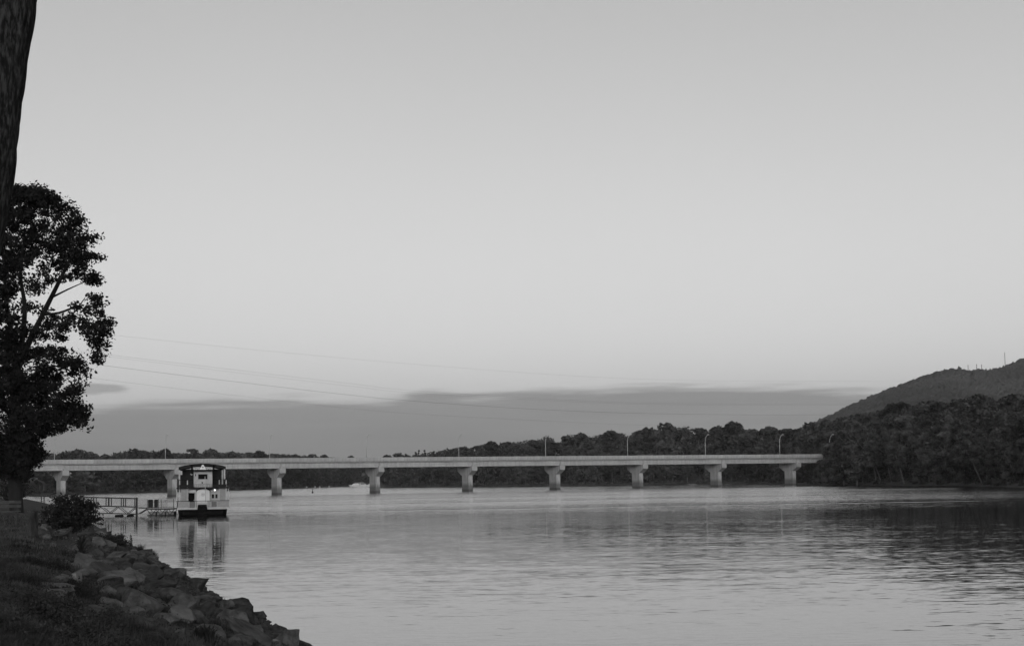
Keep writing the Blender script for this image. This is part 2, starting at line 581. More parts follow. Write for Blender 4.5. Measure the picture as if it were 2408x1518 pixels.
tag(mc, 'unbroken forest canopy covering the mountain', 'forest', kind='stuff')

# ------------------------------------------------------------------ bridge
BA = 0.503407749
BP = Vector((-146.0, 550.37))
BD = Vector((math.cos(BA), math.sin(BA)))
SPAN = 36.80
Z_PAR, Z_GB = 12.38, 8.87


def stained_concrete():
    mt = mat('pier_concrete', 0.26, 0.34, 0.35, 0.85, 0.25, 3.0, spec=0.2, streak=0.2).copy()
    mt.name = 'pier_concrete_waterline'
    t = mt.node_tree
    p = t.nodes['Principled BSDF']
    src = p.inputs['Base Color'].links[0].from_socket
    co = N(t, 'ShaderNodeTexCoord').outputs['Object']
    z = N(t, 'ShaderNodeSeparateXYZ', {0: co}).outputs[2]
    nz = N(t, 'ShaderNodeTexNoise', {'Vector': N(t, 'ShaderNodeMapping', {'Vector': co, 'Scale': (2.0, 2.0, 0.35)}).outputs[0], 'Scale': 1.0, 'Detail': 4.0}).outputs[0]
    zz = MA(t, 'MULTIPLY_ADD', nz, 1.4, z)
    f = N(t, 'ShaderNodeMapRange', {0: zz, 1: 2.6, 2: 4.0, 3: 0.42, 4: 1.0}).outputs[0]
    f2 = N(t, 'ShaderNodeMapRange', {0: z, 1: 0.5, 2: 0.8, 3: 0.55, 4: 1.0}).outputs[0]
    t.links.new(MA(t, 'MULTIPLY', MA(t, 'MULTIPLY', src, f), f2), p.inputs['Base Color'])
    return mt


M_PIER = stained_concrete()
bridge = empty('road_bridge', (BP.x, BP.y, 0), BA)
tag(bridge, 'long pale concrete girder bridge on hammerhead piers crossing the river', 'bridge')
# local frame: x along the bridge, y away from the camera, z up
I0, I1 = -2, 9
# pier prototype
pier_col = MB()
prof_col = [(-2.55, -0.9), (2.55, -0.9), (2.8, -0.6), (2.8, 0.6), (2.55, 0.9), (-2.55, 0.9), (-2.8, 0.6), (-2.8, -0.6)]
pier_col.prism([(b, a) for a, b in prof_col], -3.0, 5.8, axis='z')
me_col = pier_col.mesh('pier_column', M_PIER)
cap_poly = [(-5.8, 8.80), (-5.8, 7.3), (-2.9, 5.75), (2.9, 5.75), (5.8, 7.3), (5.8, 8.80)]
me_cap = MB().prism(cap_poly, -1.1, 1.1, axis='x').mesh('pier_cap', M_CONC)
me_ped = MB().prism([(-5.6, 8.8), (-4.55, 8.8), (-4.75, 9.45), (-5.35, 9.55), (-5.6, 9.3)], -0.7, 0.7, axis='x').mesh('bearing_block', M_CONC)
me_foot = MB().box(-1.6, 1.6, -3.5, 3.5, -3.0, -0.25).mesh('pier_footing', M_PIER)
# girder section (y across, z up): bulb-tee with flanges
gp = [(-0.35, 8.87), (0.35, 8.87), (0.35, 9.15), (0.13, 9.40), (0.13, 10.45), (0.50, 10.68), (0.50, 10.84), (-0.50, 10.84), (-0.50, 10.68), (-0.13, 10.45), (-0.13, 9.40), (-0.35, 9.15)]
me_gird = MB().prism(gp, 0.25, SPAN - 0.25, axis='x').mesh('girder', M_CONC)
me_slab = MB().box(0.02, SPAN - 0.02, -4.80, 4.80, 10.845, 11.10).mesh('deck_slab', M_CONC)
pp = [(-5.30, 11.02), (-4.81, 11.02), (-4.81, 11.102), (-4.93, 11.102), (-4.93, 11.30), (-5.02, 11.75), (-5.05, Z_PAR - 0.06), (-5.09, Z_PAR), (-5.27, Z_PAR), (-5.30, Z_PAR - 0.05)]
PSEG = SPAN / 4
me_par = MB().prism(pp, 0.012, PSEG - 0.012, axis='x').mesh('parapet_panel', mat('parapet_concrete', 0.25, 0.33, 0.25, 0.85, 0.25, 3.0, spec=0.2, per_obj=0.10, streak=0.25))
me_par2 = MB().prism([(-a, b) for a, b in pp], 0.012, PSEG - 0.012, axis='x').mesh('parapet_panel', MATS['parapet_concrete'])
me_dia = MB().box(-0.22, 0.22, -4.6, 4.6, 8.95, 10.84).mesh('diaphragm', M_CONC)
me_road = MB().box(0.02, SPAN - 0.02, -4.9, 4.9, 11.104, 11.16).mesh('roadway', mat('asphalt', 0.04, 0.06, 1.0, 0.9))


def bpart(name, me, x, parent=bridge, y=0, z=0):
    o = link(bpy.data.objects.new(name, me), parent)
    o.location = (x, y, z)
    return o


for i in range(I0, I1 + 1):
    x = i * SPAN
    if i >= -1 and i <= 8:
        pr = empty('pier', (x, 0, 0), 0, bridge)
        bpart('column', me_col, 0, pr)
        bpart('cap', me_cap, 0, pr)
        bpart('bearing_block', me_ped, 0, pr)
        bpart('footing', me_foot, 0, pr)
    bpart('diaphragm', me_dia, x)
    if i <= I1 - 1:
        for y in (-4.25, -2.1, 0, 2.1, 4.25):
            bpart('girder', me_gird, x, y=y)
        bpart('deck_slab', me_slab, x)
        bpart('roadway', me_road, x)
        for q in range(4):
            bpart('parapet_panel', me_par, x + q * PSEG)
            bpart('parapet_panel', me_par2, x + q * PSEG)
MB().box(I1 * SPAN - 0.5, I1 * SPAN + 9, -5.6, 5.6, -0.5, 11.09).build('abutment', M_CONC, bridge)

# street lamps on the far parapet, arms over the road towards us
lamp0 = empty('street_lamp', (0, 0, 0))
MB().tube([(0, 0, 0), (0, 0, 5.2), (0, -0.10, 6.1), (0, -0.45, 6.95), (0, -1.1, 7.7), (0, -1.9, 8.1)], [0.13, 0.105, 0.10, 0.09, 0.08, 0.07], 8).build('pole', M_METAL, lamp0, True)
MB().box(-0.22, 0.22, -0.22, 0.22, -0.02, 0.10).build('base_plate', M_METAL, lamp0)
hd = MB().prism([(-2.75, 8.20), (-2.6, 8.05), (-1.85, 8.02), (-1.8, 8.22), (-2.3, 8.32)], -0.17, 0.17, axis='x').build('lamp_head', M_METAL, lamp0)
MB().box(-0.12, 0.12, -2.6, -2.1, 7.99, 8.04).build('lens', M_WHITE, hd)
ORD = ['first', 'second', 'third', 'fourth', 'fifth', 'sixth', 'seventh', 'eighth', 'ninth', 'tenth']
NAFF = Vector((-BD.y, BD.x))
lamp_px = [128, 389, 634, 862, 1079, 1283, 1476, 1659, 1834, 1952]
for k, px in enumerate(lamp_px):
    # where this sight line meets the far parapet
    d = ray(px, 1070)
    base = BP + NAFF * 5.17
    # solve base + t*BD  parallel to (d.x,d.y)
    t = (base.x * d.y - base.y * d.x) / (BD.y * d.x - BD.x * d.y)
    q = base + BD * t
    o = lamp0 if k == 0 else copy_tree(lamp0)
    o.location = (q.x, q.y, Z_PAR)
    o.rotation_euler = (0, 0, BA)
    tag(o, 'slim pale street lamp on the bridge, %s from the left' % ORD[k] if k < 9 else 'last street lamp on the bridge, half hidden by the right bank trees', 'street lamp', 'street lamps along the bridge')
# small signal lamp standing on the near parapet
q = BP + BD * (3.0 * SPAN + 40) - NAFF * 5.0
d = ray(1116, 1060)
base = BP + NAFF * 4.9
t = (base.x * d.y - base.y * d.x) / (BD.y * d.x - BD.x * d.y)
q = base + BD * t
sg = empty('signal_post', (q.x, q.y, 11.1), BA)
MB().tube([(0, 0, 0), (0, 0, 3.4)], 0.08, 6).build('post', M_STEEL, sg)
MB().tube([(0, 0, 3.4), (0, 0, 3.55), (0, 0, 3.95), (0, 0, 4.1)], [0.12, 0.26, 0.26, 0.1], 8).build('lantern', M_WHITE, sg)
tag(sg, 'short post with a white lantern rising behind the bridge parapet', 'lamp post')
# ------------------------------------------------------------------ trees across the river
def crown_mesh(name, seed, h, rad, mt, leaf=0.55, n_leaf=3200, base=0.16, kind='round', nclump=26):
    """crown of many leaf-sized faces on ragged clumps; foot of the tree at z = 0"""
    g = np.random.default_rng(seed)
    P, Nn = [], []
    cl = []
    if kind == 'conifer':
        for k in range(nclump):
            t = g.random() ** 0.8
            a = g.uniform(0, 2 * np.pi)
            rr = rad * (1 - t) * g.uniform(0.45, 1.0)
            cl.append((np.array([rr * np.cos(a), rr * np.sin(a), h * (base + (1 - base) * t)]), np.array([0.30 * rad, 0.30 * rad, 0.05 * h]) * (1.15 - t)))
    else:
        for k in range(nclump):
            t = g.random()
            a = g.uniform(0, 2 * np.pi)
            prof_ = np.sin(np.pi * (0.16 + 0.84 * t) ** 0.85) ** 0.6 if kind == 'round' else (1 - 0.75 * t ** 1.5)
            rr = rad * prof_ * np.sqrt(g.random()) * 0.86
            z = h * (base + (0.93 - base) * t)
            s = rad * g.uniform(0.22, 0.42)
            cl.append((np.array([rr * np.cos(a), rr * np.sin(a), z]), np.array([s, s, s * g.uniform(0.6, 0.9)])))
    per = n_leaf // len(cl)
    for c, s in cl:
        d = unit(g.normal(size=(per, 3)))
        d[:, 2] = np.abs(d[:, 2]) * np.where(g.random(per) < 0.8, 1, -1)
        q = c + d * s * g.uniform(0.55, 1.12, (per, 1))
        P.append(q)
        Nn.append(unit(d + 0.9 * g.normal(size=(per, 3))))
    v, f = leaf_quads(g, np.concatenate(P), np.concatenate(Nn), leaf * g.uniform(0.6, 1.3, per * len(cl)), 0.7)
    return np_mesh(name, v, f, mt)


def trunk_mesh(name, seed, h, r, mt, lean=0.0, limbs=4):
    g = random.Random(seed)
    b = MB()
    top = Vector((lean * h, g.uniform(-0.4, 0.4), h * 0.78))
    mid = Vector((lean * h * 0.4, 0, h * 0.4))
    b.tube([(0, 0, -0.6), (0.02, 0, 0.5), mid, top], [r * 1.5, r, r * 0.75, r * 0.2], 7)
    for k in range(limbs):
        t = g.uniform(0.3, 0.65)
        p = mid.lerp(top, (t - 0.3) / 0.5)
        a = g.uniform(0, 2 * math.pi)
        L = h * g.uniform(0.16, 0.26)
        b.tube([p, p + Vector((math.cos(a) * L * 0.6, math.sin(a) * L * 0.6, L * 0.45)), p + Vector((math.cos(a) * L, math.sin(a) * L, L))], [r * 0.45, r * 0.3, r * 0.1], 5)
    return b.mesh(name, mt, True)


FAR_KINDS = []                                                # (crown mesh, trunk mesh, height)
for k, (h, rad, kd, base) in enumerate([(22, 6.2, 'round', 0.10), (25, 6.8, 'round', 0.14), (19, 6.0, 'round', 0.06), (24, 5.0, 'round', 0.12),
                                        (21, 7.2, 'round', 0.10), (17, 5.2, 'dome', 0.05), (23, 4.0, 'conifer', 0.08)]):
    FAR_KINDS.append((crown_mesh('crown', 100 + k, h, rad, M_LEAF_FAR, 0.58, 3600, base, kd, 30), trunk_mesh('trunk', 100 + k, h, 0.32, M_BARK_FAR), h))
NEAR_KINDS = []
for k, (h, rad, kd, base) in enumerate([(25, 6.6, 'round', 0.06), (27, 7.2, 'round', 0.16), (22, 6.4, 'round', 0.04), (26, 5.6, 'round', 0.10),
                                        (19, 6.2, 'dome', 0.03), (24, 7.6, 'round', 0.08), (15, 5.0, 'dome', 0.02)]):
    NEAR_KINDS.append((crown_mesh('crown', 200 + k, h, rad, M_LEAF_RIGHT, 0.46, 7500, base, kd, 36), trunk_mesh('trunk', 200 + k, h, 0.34, M_BARK_FAR), h))

rnd = random.Random(11)


def to_px(p):
    q = Vector(p) - EYE
    dd = q.dot(_f)
    return W0 / 2 + FOC * q.dot(_r) / dd, H0 / 2 - FOC * q.dot(_u) / dd


def plant(kinds, k, loc, sc, label, group, name='broadleaf_tree', cat='tree', wide=1.0):
    cm, tm, h = kinds[k]
    e = empty(name, loc, rnd.uniform(0, 6.28))
    s = sc * rnd.uniform(0.97, 1.03)
    e.scale = (s * wide * rnd.uniform(0.9, 1.15), s * wide * rnd.uniform(0.9, 1.15), s)
    link(bpy.data.objects.new('crown', cm), e)
    link(bpy.data.objects.new('trunk', tm), e)
    tag(e, label, cat, group)
    return e


PIER_PX = [143, 405, 650, 882, 1099, 1305, 1499, 1684, 1859]
PW = ['first', 'second', 'third', 'fourth', 'fifth', 'sixth', 'seventh', 'eighth', 'ninth']


def span_words(px):
    k = sum(1 for a in PIER_PX if a < px)
    if k == 0:
        return 'left of the first pier'
    if k == 9:
        return 'beyond the last pier'
    return 'between the %s and %s piers' % (PW[k - 1], PW[k])


# how tall the skyline stands (photo units) so that ground and size follow the place
SKY_MID = [(880, 1085), (905, 1072), (940, 1066), (965, 1068), (1000, 1058), (1080, 1046), (1120, 1044), (1200, 1033), (1250, 1026), (1320, 1013), (1400, 1016), (1440, 1014), (1520, 1006),
           (1600, 996), (1680, 1004), (1750, 998), (1800, 1003), (1880, 1000), (1950, 992), (2050, 965), (2100, 948), (2150, 945), (2250, 948), (2320, 935), (2408, 925), (2600, 900)]
SKY_LEFT = [(0, 1066), (120, 1068), (190, 1060), (220, 1066), (240, 1077), (270, 1067), (340, 1060), (380, 1064), (420, 1068), (500, 1064), (560, 1066), (650, 1068), (700, 1071), (760, 1073), (830, 1080), (900, 1082), (1000, 1085)]


def sky_y(tab, px):
    for (a, ya), (b, yb) in zip(tab, tab[1:]):
        if px <= b:
            return ya + (yb - ya) * max(0, (px - a) / (b - a))
    return tab[-1][1]


n_tree = 0
smp, side = BANK_SMP['right_far_bank']
right_bank_px = []
for row, (off, step) in enumerate([(4.5, 1), (14, 1), (27, 1), (44, 2)]):
    for i in range(row % 2, len(smp), step):
        p, d = smp[i]
        n_ = Vector((-d.y, d.x)) * side
        q = p + n_ * (off + rnd.uniform(-2.5, 2.5)) + d * rnd.uniform(-3, 3)
        if q.y < 395 or q.y > 1380:
            continue
        z0 = far_z(off) - 0.15
        px, py = to_px((q.x, q.y, z0))
        if px > 2408 + 60 or px < 885:
            continue
        if q.y > 1130 and px > 985:
            continue
        near = q.y < 790
        if row == 3 or (not near and row == 1 and i % 5 < 2):
            continue
        kinds = NEAR_KINDS if near else FAR_KINDS
        # tallest rows stand at the back
        want = at_depth(px, sky_y(SKY_MID, px), q.y).z - z0
        want *= (0.62, 0.82, 0.99, 1.0)[row] if q.y < 1060 else 0.98
        if row == 0 and rnd.random() < 0.4:
            want *= 0.7
        want *= rnd.uniform(0.92, 1.08) * (1.0 if near else 0.97)
        want = max(7.0, min(want, 33.0))
        if near and row == 0 and 1990 < px < 2110:
            continue                                          # gap with bare stems, planted below
        k = rnd.randrange(len(kinds))
        if not near and k == 6 and not (930 < px < 1100 and rnd.random() < 0.8):
            k = rnd.randrange(6)
        if not near and 940 < px < 1060 and row > 0:
            k = 6
        sc = want / kinds[k][2]
        shape = ('rounded', 'tall rounded', 'low bushy', 'narrow', 'broad', 'domed' if not near else 'wide spreading', 'low domed')[k]
        if near and k == 4:
            shape = 'domed'
        if near:
            fore = 'at the water edge' if row == 0 else ('in the second rank' if row == 1 else 'high at the back')
            sect = 'right edge of the picture' if px > 2300 else ('middle of the right bank' if px > 2120 else 'left end of the right bank')
            lab = '%s leafy tree %s, %s' % (shape, fore, sect)
            grp = 'trees of the right bank'
        else:
            rk = ('at the waterline', 'in the middle rank', 'on the skyline', 'on the skyline')[row]
            lab = '%s tree %s behind the bridge, %s' % (shape, rk, span_words(px))
            grp = 'trees of the wood behind the bridge'
            if k == 6:
                lab = 'pointed conifer %s behind the bridge, %s' % (rk, span_words(px))
        plant(kinds, k, (q.x, q.y, z0), sc, lab, grp, 'conifer_tree' if (kinds is FAR_KINDS and k == 6) else 'broadleaf_tree', wide=1.0 if (row == 0 or (not near and k == 6)) else 1.25)
        n_tree += 1
# bare-stemmed trees leaning over the water on the right bank
STEMS = [(2072, 1100, -0.30), (2096, 1105, -0.17), (2052, 1105, -0.46), (2060, 1112, -0.10), (2028, 1112, 0.03), (2125, 1112, -0.22), (2308, 1110, -0.38), (1996, 1116, -0.08)]
for k, (px, py, lean) in enumerate(STEMS):
    # foot on the right shore along this sight line
    d = ray(px, 1120)
    best = min(((abs((p.x + 1.5) * d.y - p.y * d.x), p) for p, _ in smp if 380 < p.y < 760), key=lambda a: a[0])[1]
    Y = best.y
    X = d.x / d.y * Y
    h = 17 + 3 * rnd.random()
    e = empty('leaning_tree', (X, Y, 0.4), 0)
    tm = trunk_mesh('trunk', 300 + k, h, 0.24, M_BARK_PALE, lean, 4)
    link(bpy.data.objects.new('trunk', tm), e)
    co = link(bpy.data.objects.new('crown', NEAR_KINDS[(k * 2) % 4][0]), e)
    co.location = (lean * h * 0.55, 0, 5.5)
    co.scale = (0.62, 0.62, 0.62)
    co.rotation_euler = (0, 0, k)
    nm = ['with the straightest bright stem', 'with a bright stem right of the others', 'with a slanting stem, leftmost of three', 'with a short thin stem between two others', 'with a faint upright stem', 'at the right of the row', 'near the right edge', 'at the left of the row'][k]
    tag(e, 'pale trunked tree at the right waterline ' + nm, 'tree', 'pale trunked trees on the right bank')
# trees that stand in front of the right end of the bridge
for k, (px, Y, ty, kd, lab) in enumerate(((1952, 655, 1036, 2, 'round bushy tree hiding the right end of the bridge'), (1984, 640, 1008, 0, 'taller tree behind and right of the one hiding the bridge end'),
                                          (1922, 664, 1092, 6, 'low round shrub like tree at the waterline below the bridge end'), (2015, 628, 990, 5, 'wide tree at the left end of the right bank, above the pale stems'))):
    d = ray(px, 1120)
    h = at_depth(px, ty, Y).z - 0.5
    plant(NEAR_KINDS, kd, (d.x / d.y * Y, Y, 0.5), h / NEAR_KINDS[kd][2] * 0.97, lab, None, 'broadleaf_tree', wide=1.0)
# left far shore: front rank as single trees
smp, side = BANK_SMP['left_far_bank']
for row, (off, step) in enumerate([(5, 2), (18, 2)]):
    for i in range(row, len(smp), step):
        p, d = smp[i]
        if p.y < 640 or (row == 1 and i % 4 == 1):
            continue
        n_ = Vector((-d.y, d.x)) * side
        q = p + n_ * (off + rnd.uniform(-3, 3)) + d * rnd.uniform(-4, 4)
        z0 = far_z(off) - 0.15
        px, py = to_px((q.x, q.y, z0))
        if px < 20 or px > 935:
            continue
        want = (at_depth(px, sky_y(SKY_LEFT, px), q.y).z - z0) * (0.75 if row == 0 else 1.08) * rnd.uniform(0.92, 1.1)
        k = rnd.randrange(6)
        plant(FAR_KINDS, k, (q.x, q.y, z0), max(5, min(want, 30)) / FAR_KINDS[k][2] * 1.0, '%s tree %s of the left shore, %s' % (('rounded', 'tall rounded', 'low bushy', 'narrow', 'broad', 'domed')[k], ('in front', 'at the back')[row], span_words(px)), 'trees of the far left shore', wide=1.3)
        n_tree += 1



def foliage_mass(name, spots, leaf, per, mt, seed, label, cat):
    g = np.random.default_rng(seed)
    P, Nn = [], []
    for (x, y, z, rx_, rz_) in spots:
        d = unit(g.normal(size=(per, 3)))
        d[:, 2] = np.abs(d[:, 2])
        P.append(np.array([x, y, z]) + d * np.array([rx_, rx_, rz_]) * g.uniform(0.6, 1.1, (per, 1)))
        Nn.append(unit(d + 0.9 * g.normal(size=(per, 3))))
    P, Nn = np.concatenate(P), np.concatenate(Nn)
    v, f = leaf_quads(g, P, Nn, leaf * g.uniform(0.6, 1.3, len(P)), 0.7)
    o = link(bpy.data.objects.new(name, np_mesh(name, v, f, mt)))
    return tag(o, label, cat, kind='stuff')


# brush along the far waterlines and the wood closing the view
sp = []
for nm in ('left_far_bank', 'right_far_bank'):
    smp, side = BANK_SMP[nm]
    for p, d in smp:
        n_ = Vector((-d.y, d.x)) * side
        for k in range(4):
            q = p + n_ * rnd.uniform(1.0, 9) + d * rnd.uniform(-4, 4)
            px, py = to_px((q.x, q.y, 1))
            if q.y > 395 and -60 < px < 2470 and not (880 < px < 945 and q.y > 900):
                r_ = rnd.uniform(1.2, 2.6)
                sp.append((q.x, q.y, 0.5, r_, r_ * rnd.uniform(0.7, 1.3)))
foliage_mass('shoreline_brush', sp, 0.42, 130, M_LEAF_FAR, 8, 'low dark brush along the far waterlines', 'brush')
sp = []
smp, side = BANK_SMP['left_far_bank']
for p, d in smp:
    n_ = Vector((-d.y, d.x)) * side
    for k in range(11):
        q = p + n_ * rnd.uniform(22, 90) + d * rnd.uniform(-4, 4)
        px, py = to_px((q.x, q.y, 1))
        if q.y > 640 and -60 < px < 1100:
            lim = at_depth(px, sky_y(SKY_LEFT, px) + 3, q.y).z 
            r_ = rnd.uniform(4, 7)
            top = max(6, min(lim, 30)) * rnd.uniform(0.88, 1.06)
            sp.append((q.x, q.y, top - r_ * 1.2, r_, r_ * 1.2))
foliage_mass('distant_wood', sp, 0.7, 260, M_LEAF_FAR, 9, 'low far off wood filling the shore behind the left spans', 'wood')

sp = []
smp, side = BANK_SMP['right_far_bank']
for p, d in smp:
    n_ = Vector((-d.y, d.x)) * side
    for k in range(12):
        q = p + n_ * rnd.uniform(30, 80) + d * rnd.uniform(-5, 5)
        px, py = to_px((q.x, q.y, 1))
        if q.y > 700 and 885 < px < 2100 and (q.y < 1250 or px < 985):
            lim = at_depth(px, sky_y(SKY_MID, px) + 5, q.y).z
            r_ = rnd.uniform(3, 6)
            sp.append((q.x, q.y, max(6, min(lim, 34)) * (rnd.uniform(0.8, 1.0) if k < 6 else rnd.uniform(0.35, 0.75)) - r_ * 1.1, r_, r_ * 1.1))
foliage_mass('hillside_wood', sp, 0.62, 230, M_LEAF_FAR, 19, 'dense wood filling the rising shore behind the front trees', 'wood')

# masts on the mountain
for k, (px, y0, y1) in enumerate([(2277, 874, 858), (2297, 872, 856), (2309, 873, 857), (2364, 864, 829)]):
    a, b = at_depth(px, y0 + 3, 2985), at_depth(px, y1, 2985)
    ms = empty('radio_mast', a)
    hh = b.z - a.z
    MB().tube([(0, 0, -2), (0, 0, hh)], [0.6, 0.35], 6).build('mast', M_STEEL, ms)
    MB().tube([(0, 0, hh - 1.6), (0, 0, hh - 0.2)], 0.75, 6).build('antenna', M_STEEL, ms)
    tag(ms, ['thin radio mast standing in the notch of the mountain crest', 'left of two close thin masts on the mountain crest', 'right of two close thin masts on the mountain crest', 'tallest radio mast, near the right end of the mountain crest'][k], 'mast', 'radio masts on the mountain')

# ------------------------------------------------------------------ power lines over the river
WIRES = [([(-60, 755), (280, 789), (600, 822), (1000, 858), (1400, 886), (1700, 895), (2150, 896)], 0.030, 'highest thin power cable crossing the sky'),
         ([(-60, 795), (250, 833), (560, 870), (830, 902), (1000, 920), (1450, 945), (1800, 949), (2060, 948)], 0.032, 'upper cable of the close pair crossing the cloud edge'),
         ([(-60, 799), (250, 837.5), (560, 876), (830, 908), (1000, 925), (1450, 948), (1800, 952), (2060, 951)], 0.030, 'lower cable of the close pair crossing the cloud edge'),
         ([(-60, 820), (205, 854), (520, 893), (910, 937), (1230, 960), (1500, 971), (1800, 975), (1990, 974)], 0.055, 'darkest power cable, crossing above the bridge'),
         ([(-60, 850), (230, 890), (560, 930), (900, 967), (1200, 985), (1480, 998), (1620, 1001)], 0.030, 'lowest faint power cable, just above the trees')]


def cr(pts, n):
    out = []
    for i in range(len(pts) - 1):
        p0, p1, p2, p3 = pts[max(i - 1, 0)], pts[i], pts[i + 1], pts[min(i + 2, len(pts) - 1)]
        for k in range(n):
            t = k / n
            out.append(0.5 * ((2 * p1) + (p2 - p0) * t + (2 * p0 - 5 * p1 + 4 * p2 - p3) * t * t + (3 * p1 - p0 - 3 * p2 + p3) * t ** 3))
    out.append(pts[-1])
    return out


for pl, r_, lab in WIRES:
    P = [at_depth(a, b, 560 + 0.30 * (a + 60)) for a, b in pl]
    o = MB().tube(cr(P, 6), r_ * 0.72, 5).build('power_cable', M_STEEL)
    tag(o, lab, 'cable', 'power cables over the river')

# ------------------------------------------------------------------ river boat
boat = empty('river_boat', (-40.6, 222.5, 0), R(10.3))
tag(boat, 'two deck river tour boat moored bow on at the end of the dock', 'boat')
# local: x right, y away from camera, z up
hull = MB()
secs = []
for y, wl, wr, z0 in ((0.0, 2.6, 2.6, 0.15), (1.2, 3.05, 3.05, -0.1), (14.5, 3.05, 3.05, -0.1), (15.5, 2.8, 2.8, 0.1)):
    secs.append([(-wl, y, z0), (-wl - 0.12, y, 0.86), (wr + 0.12, y, 0.86), (wr, y, z0)])
hv_ = [p for s_ in secs for p in s_]
hf = [(0, 1, 2, 3), (12, 15, 14, 13)] + [(i * 4 + k, i * 4 + (k + 1) % 4, i * 4 + 4 + (k + 1) % 4, i * 4 + 4 + k) for i in range(3) for k in range(4)]
hull.add(hv_, hf)
hull.build('hull', M_BLACK, boat)
MB().box(-3.3, 3.45, -0.6, 15.6, 0.87, 1.0).build('main_deck', M_GREYP, boat)
for x0, x1 in ((-3.25, -0.66), (0.60, 3.5)):
    MB().box(x0, x1, -0.72, -0.62, 0.84, 1.10).build('gunwale', M_WHITE, boat)
# bow ramp bumper
bb = MB().prism([(-0.58, 1.45), (-0.64, 0.9), (-0.5, -0.25), (0.5, -0.25), (0.58, 0.9), (0.50, 1.45)], -1.0, -0.6).build('bow_bumper', M_BLACK, boat)
for z in (0.3, 0.75, 1.2):
    MB().tube([(-0.5, -1.05, z), (0.45, -1.05, z)], 0.12, 8).build('rubber_roll', M_BLACK, bb)
# bow railing
rl = MB().box(-3.42, 3.45, -0.66, -0.58, 1.90, 1.97).build('bow_rail', M_BLACK, boat)
for x0, x1 in ((-3.15, -1.72), (-0.88, -0.70), (0.62, 1.08), (1.85, 3.42)):
    MB().box(x0, x1, -0.64, -0.61, 1.13, 1.88).build('rail_panel', M_GREYP, rl)
for x0, x1 in ((-1.68, -0.95), (1.12, 1.82)):
    MB().box(x0, x1, -0.63, -0.60, 1.13, 1.84).build('rail_gate', mat('gate_mesh', 0.07, 0.11, 4, 0.6), rl)
MB().box(-0.66, 0.58, -0.64, -0.60, 1.52, 1.80).build('rail_banner', mat('faded_banner', 0.28, 0.36, 6, 0.7), rl)
for x in (-3.3, -1.7, -0.92, -0.68, 0.6, 1.1, 1.84, 3.4):
    MB().box(x - 0.025, x + 0.025, -0.66, -0.59, 1.10, 1.90).build('rail_post', M_WHITE, rl)
for sx_ in (-3.3, 3.4):
    MB().box(sx_ - 0.02, sx_ + 0.02, -0.55, 14.5, 1.1, 1.85).build('side_rail', M_GREYP, boat)
# lower cabin
MB().box(-2.75, 2.85, 1.6, 14.0, 1.0, 3.50).build('lower_cabin', M_WHITE, boat)
for x0, x1 in ((-2.78, -2.05), (2.20, 3.02)):
    sp_ = MB()
    pan = MB().box(x0, x1, 0.62, 0.70, 1.95, 3.52).build('siding_panel', M_GREYP, boat)
    for k in range(9):
        z = 2.0 + k * 0.17
        MB().box(x0 + 0.01, x1 - 0.01, 0.59, 0.625, z, z + 0.12).build('plank', M_GREYP, pan)
dr = MB().box(-1.80, -1.04, 1.50, 1.59, 1.05, 2.95).build('cabin_door', M_BLACK, boat)
MB().box(-1.12, -1.08, 1.44, 1.50, 1.95, 2.1).build('handle', M_METAL, dr)
MB().box(-1.86, -0.86, 1.42, 1.58, 3.03, 3.48).build('name_board', mat('name_board', 0.5, 0.62, 8, 0.5), boat)
wf = MB().box(1.05, 2.12, 1.50, 1.59, 2.12, 3.0).build('cabin_window', M_WHITE, boat)
for x0, x1 in ((1.18, 1.48), (1.66, 1.92)):
    MB().box(x0, x1, 1.46, 1.52, 2.24, 2.76).build('pane', M_DARK, wf)
MB().box(0.98, 2.14, 1.42, 1.58, 3.04, 3.48).build('light_board', M_WHITE, boat)
# lit bow lamp
lm = bpy.data.materials.new('lit_lamp')
lm.use_nodes = True
lp = lm.node_tree.nodes['Principled BSDF']
lp.inputs['Base Color'].default_value = g4(0.8)
lp.inputs['Emission Color'].default_value = g4(1.0)
lp.inputs['Emission Strength'].default_value = 1.0
bl = MB()
bm = bmesh.new()
bmesh.ops.create_uvsphere(bm, u_segments=10, v_segments=6, radius=0.13)
me = bpy.data.meshes.new('lamp')
bm.to_mesh(me)
bm.free()
me.materials.append(lm)
o = link(bpy.data.objects.new('deck_lamp', me), boat)
o.location = (1.58, 1.32, 3.30)
# central arched front with round emblem
arch = [(-0.76, 1.10), (0.90, 1.10), (0.90, 3.10)] + [(0.07 + 0.83 * math.cos(a), 3.10 + 0.34 * math.sin(a)) for a in [math.pi * k / 10 for k in range(1, 10)]] + [(-0.76, 3.10)]
MB().prism(arch, 0.9, 1.55).build('arched_front', mat('pale_paint', 0.46, 0.52, 3, 0.5), boat)
am = MB()
ap = [(0.07 + 0.93 * math.cos(a), 0, 3.12 + 0.42 * math.sin(a)) for a in [math.pi * k / 12 for k in range(13)]]
am.tube([(p[0], 0.86, p[2]) for p in ap], 0.05, 6).build('arch_trim', M_BLACK, boat)
em = MB().tube([(0.03, 0.84, 2.76), (0.03, 0.90, 2.76)], 0.27, 18).build('round_emblem', mat('emblem_grey', 0.38, 0.42, 5, 0.5), boat)
MB().tube([(0.03, 0.80, 2.76), (0.03, 0.835, 2.76)], [0.10, 0.10], 12).build('emblem_boss', M_WHITE, em)
for k in range(3):
    a = math.pi * (1.15 + 0.35 * k)
    MB().tube([(0.03 + 0.20 * math.cos(a), 0.81, 2.76 + 0.20 * math.sin(a)), (0.03 + 0.20 * math.cos(a + 0.9), 0.81, 2.76 + 0.20 * math.sin(a + 0.9))], 0.035, 6).build('emblem_arc', M_WHITE, em)
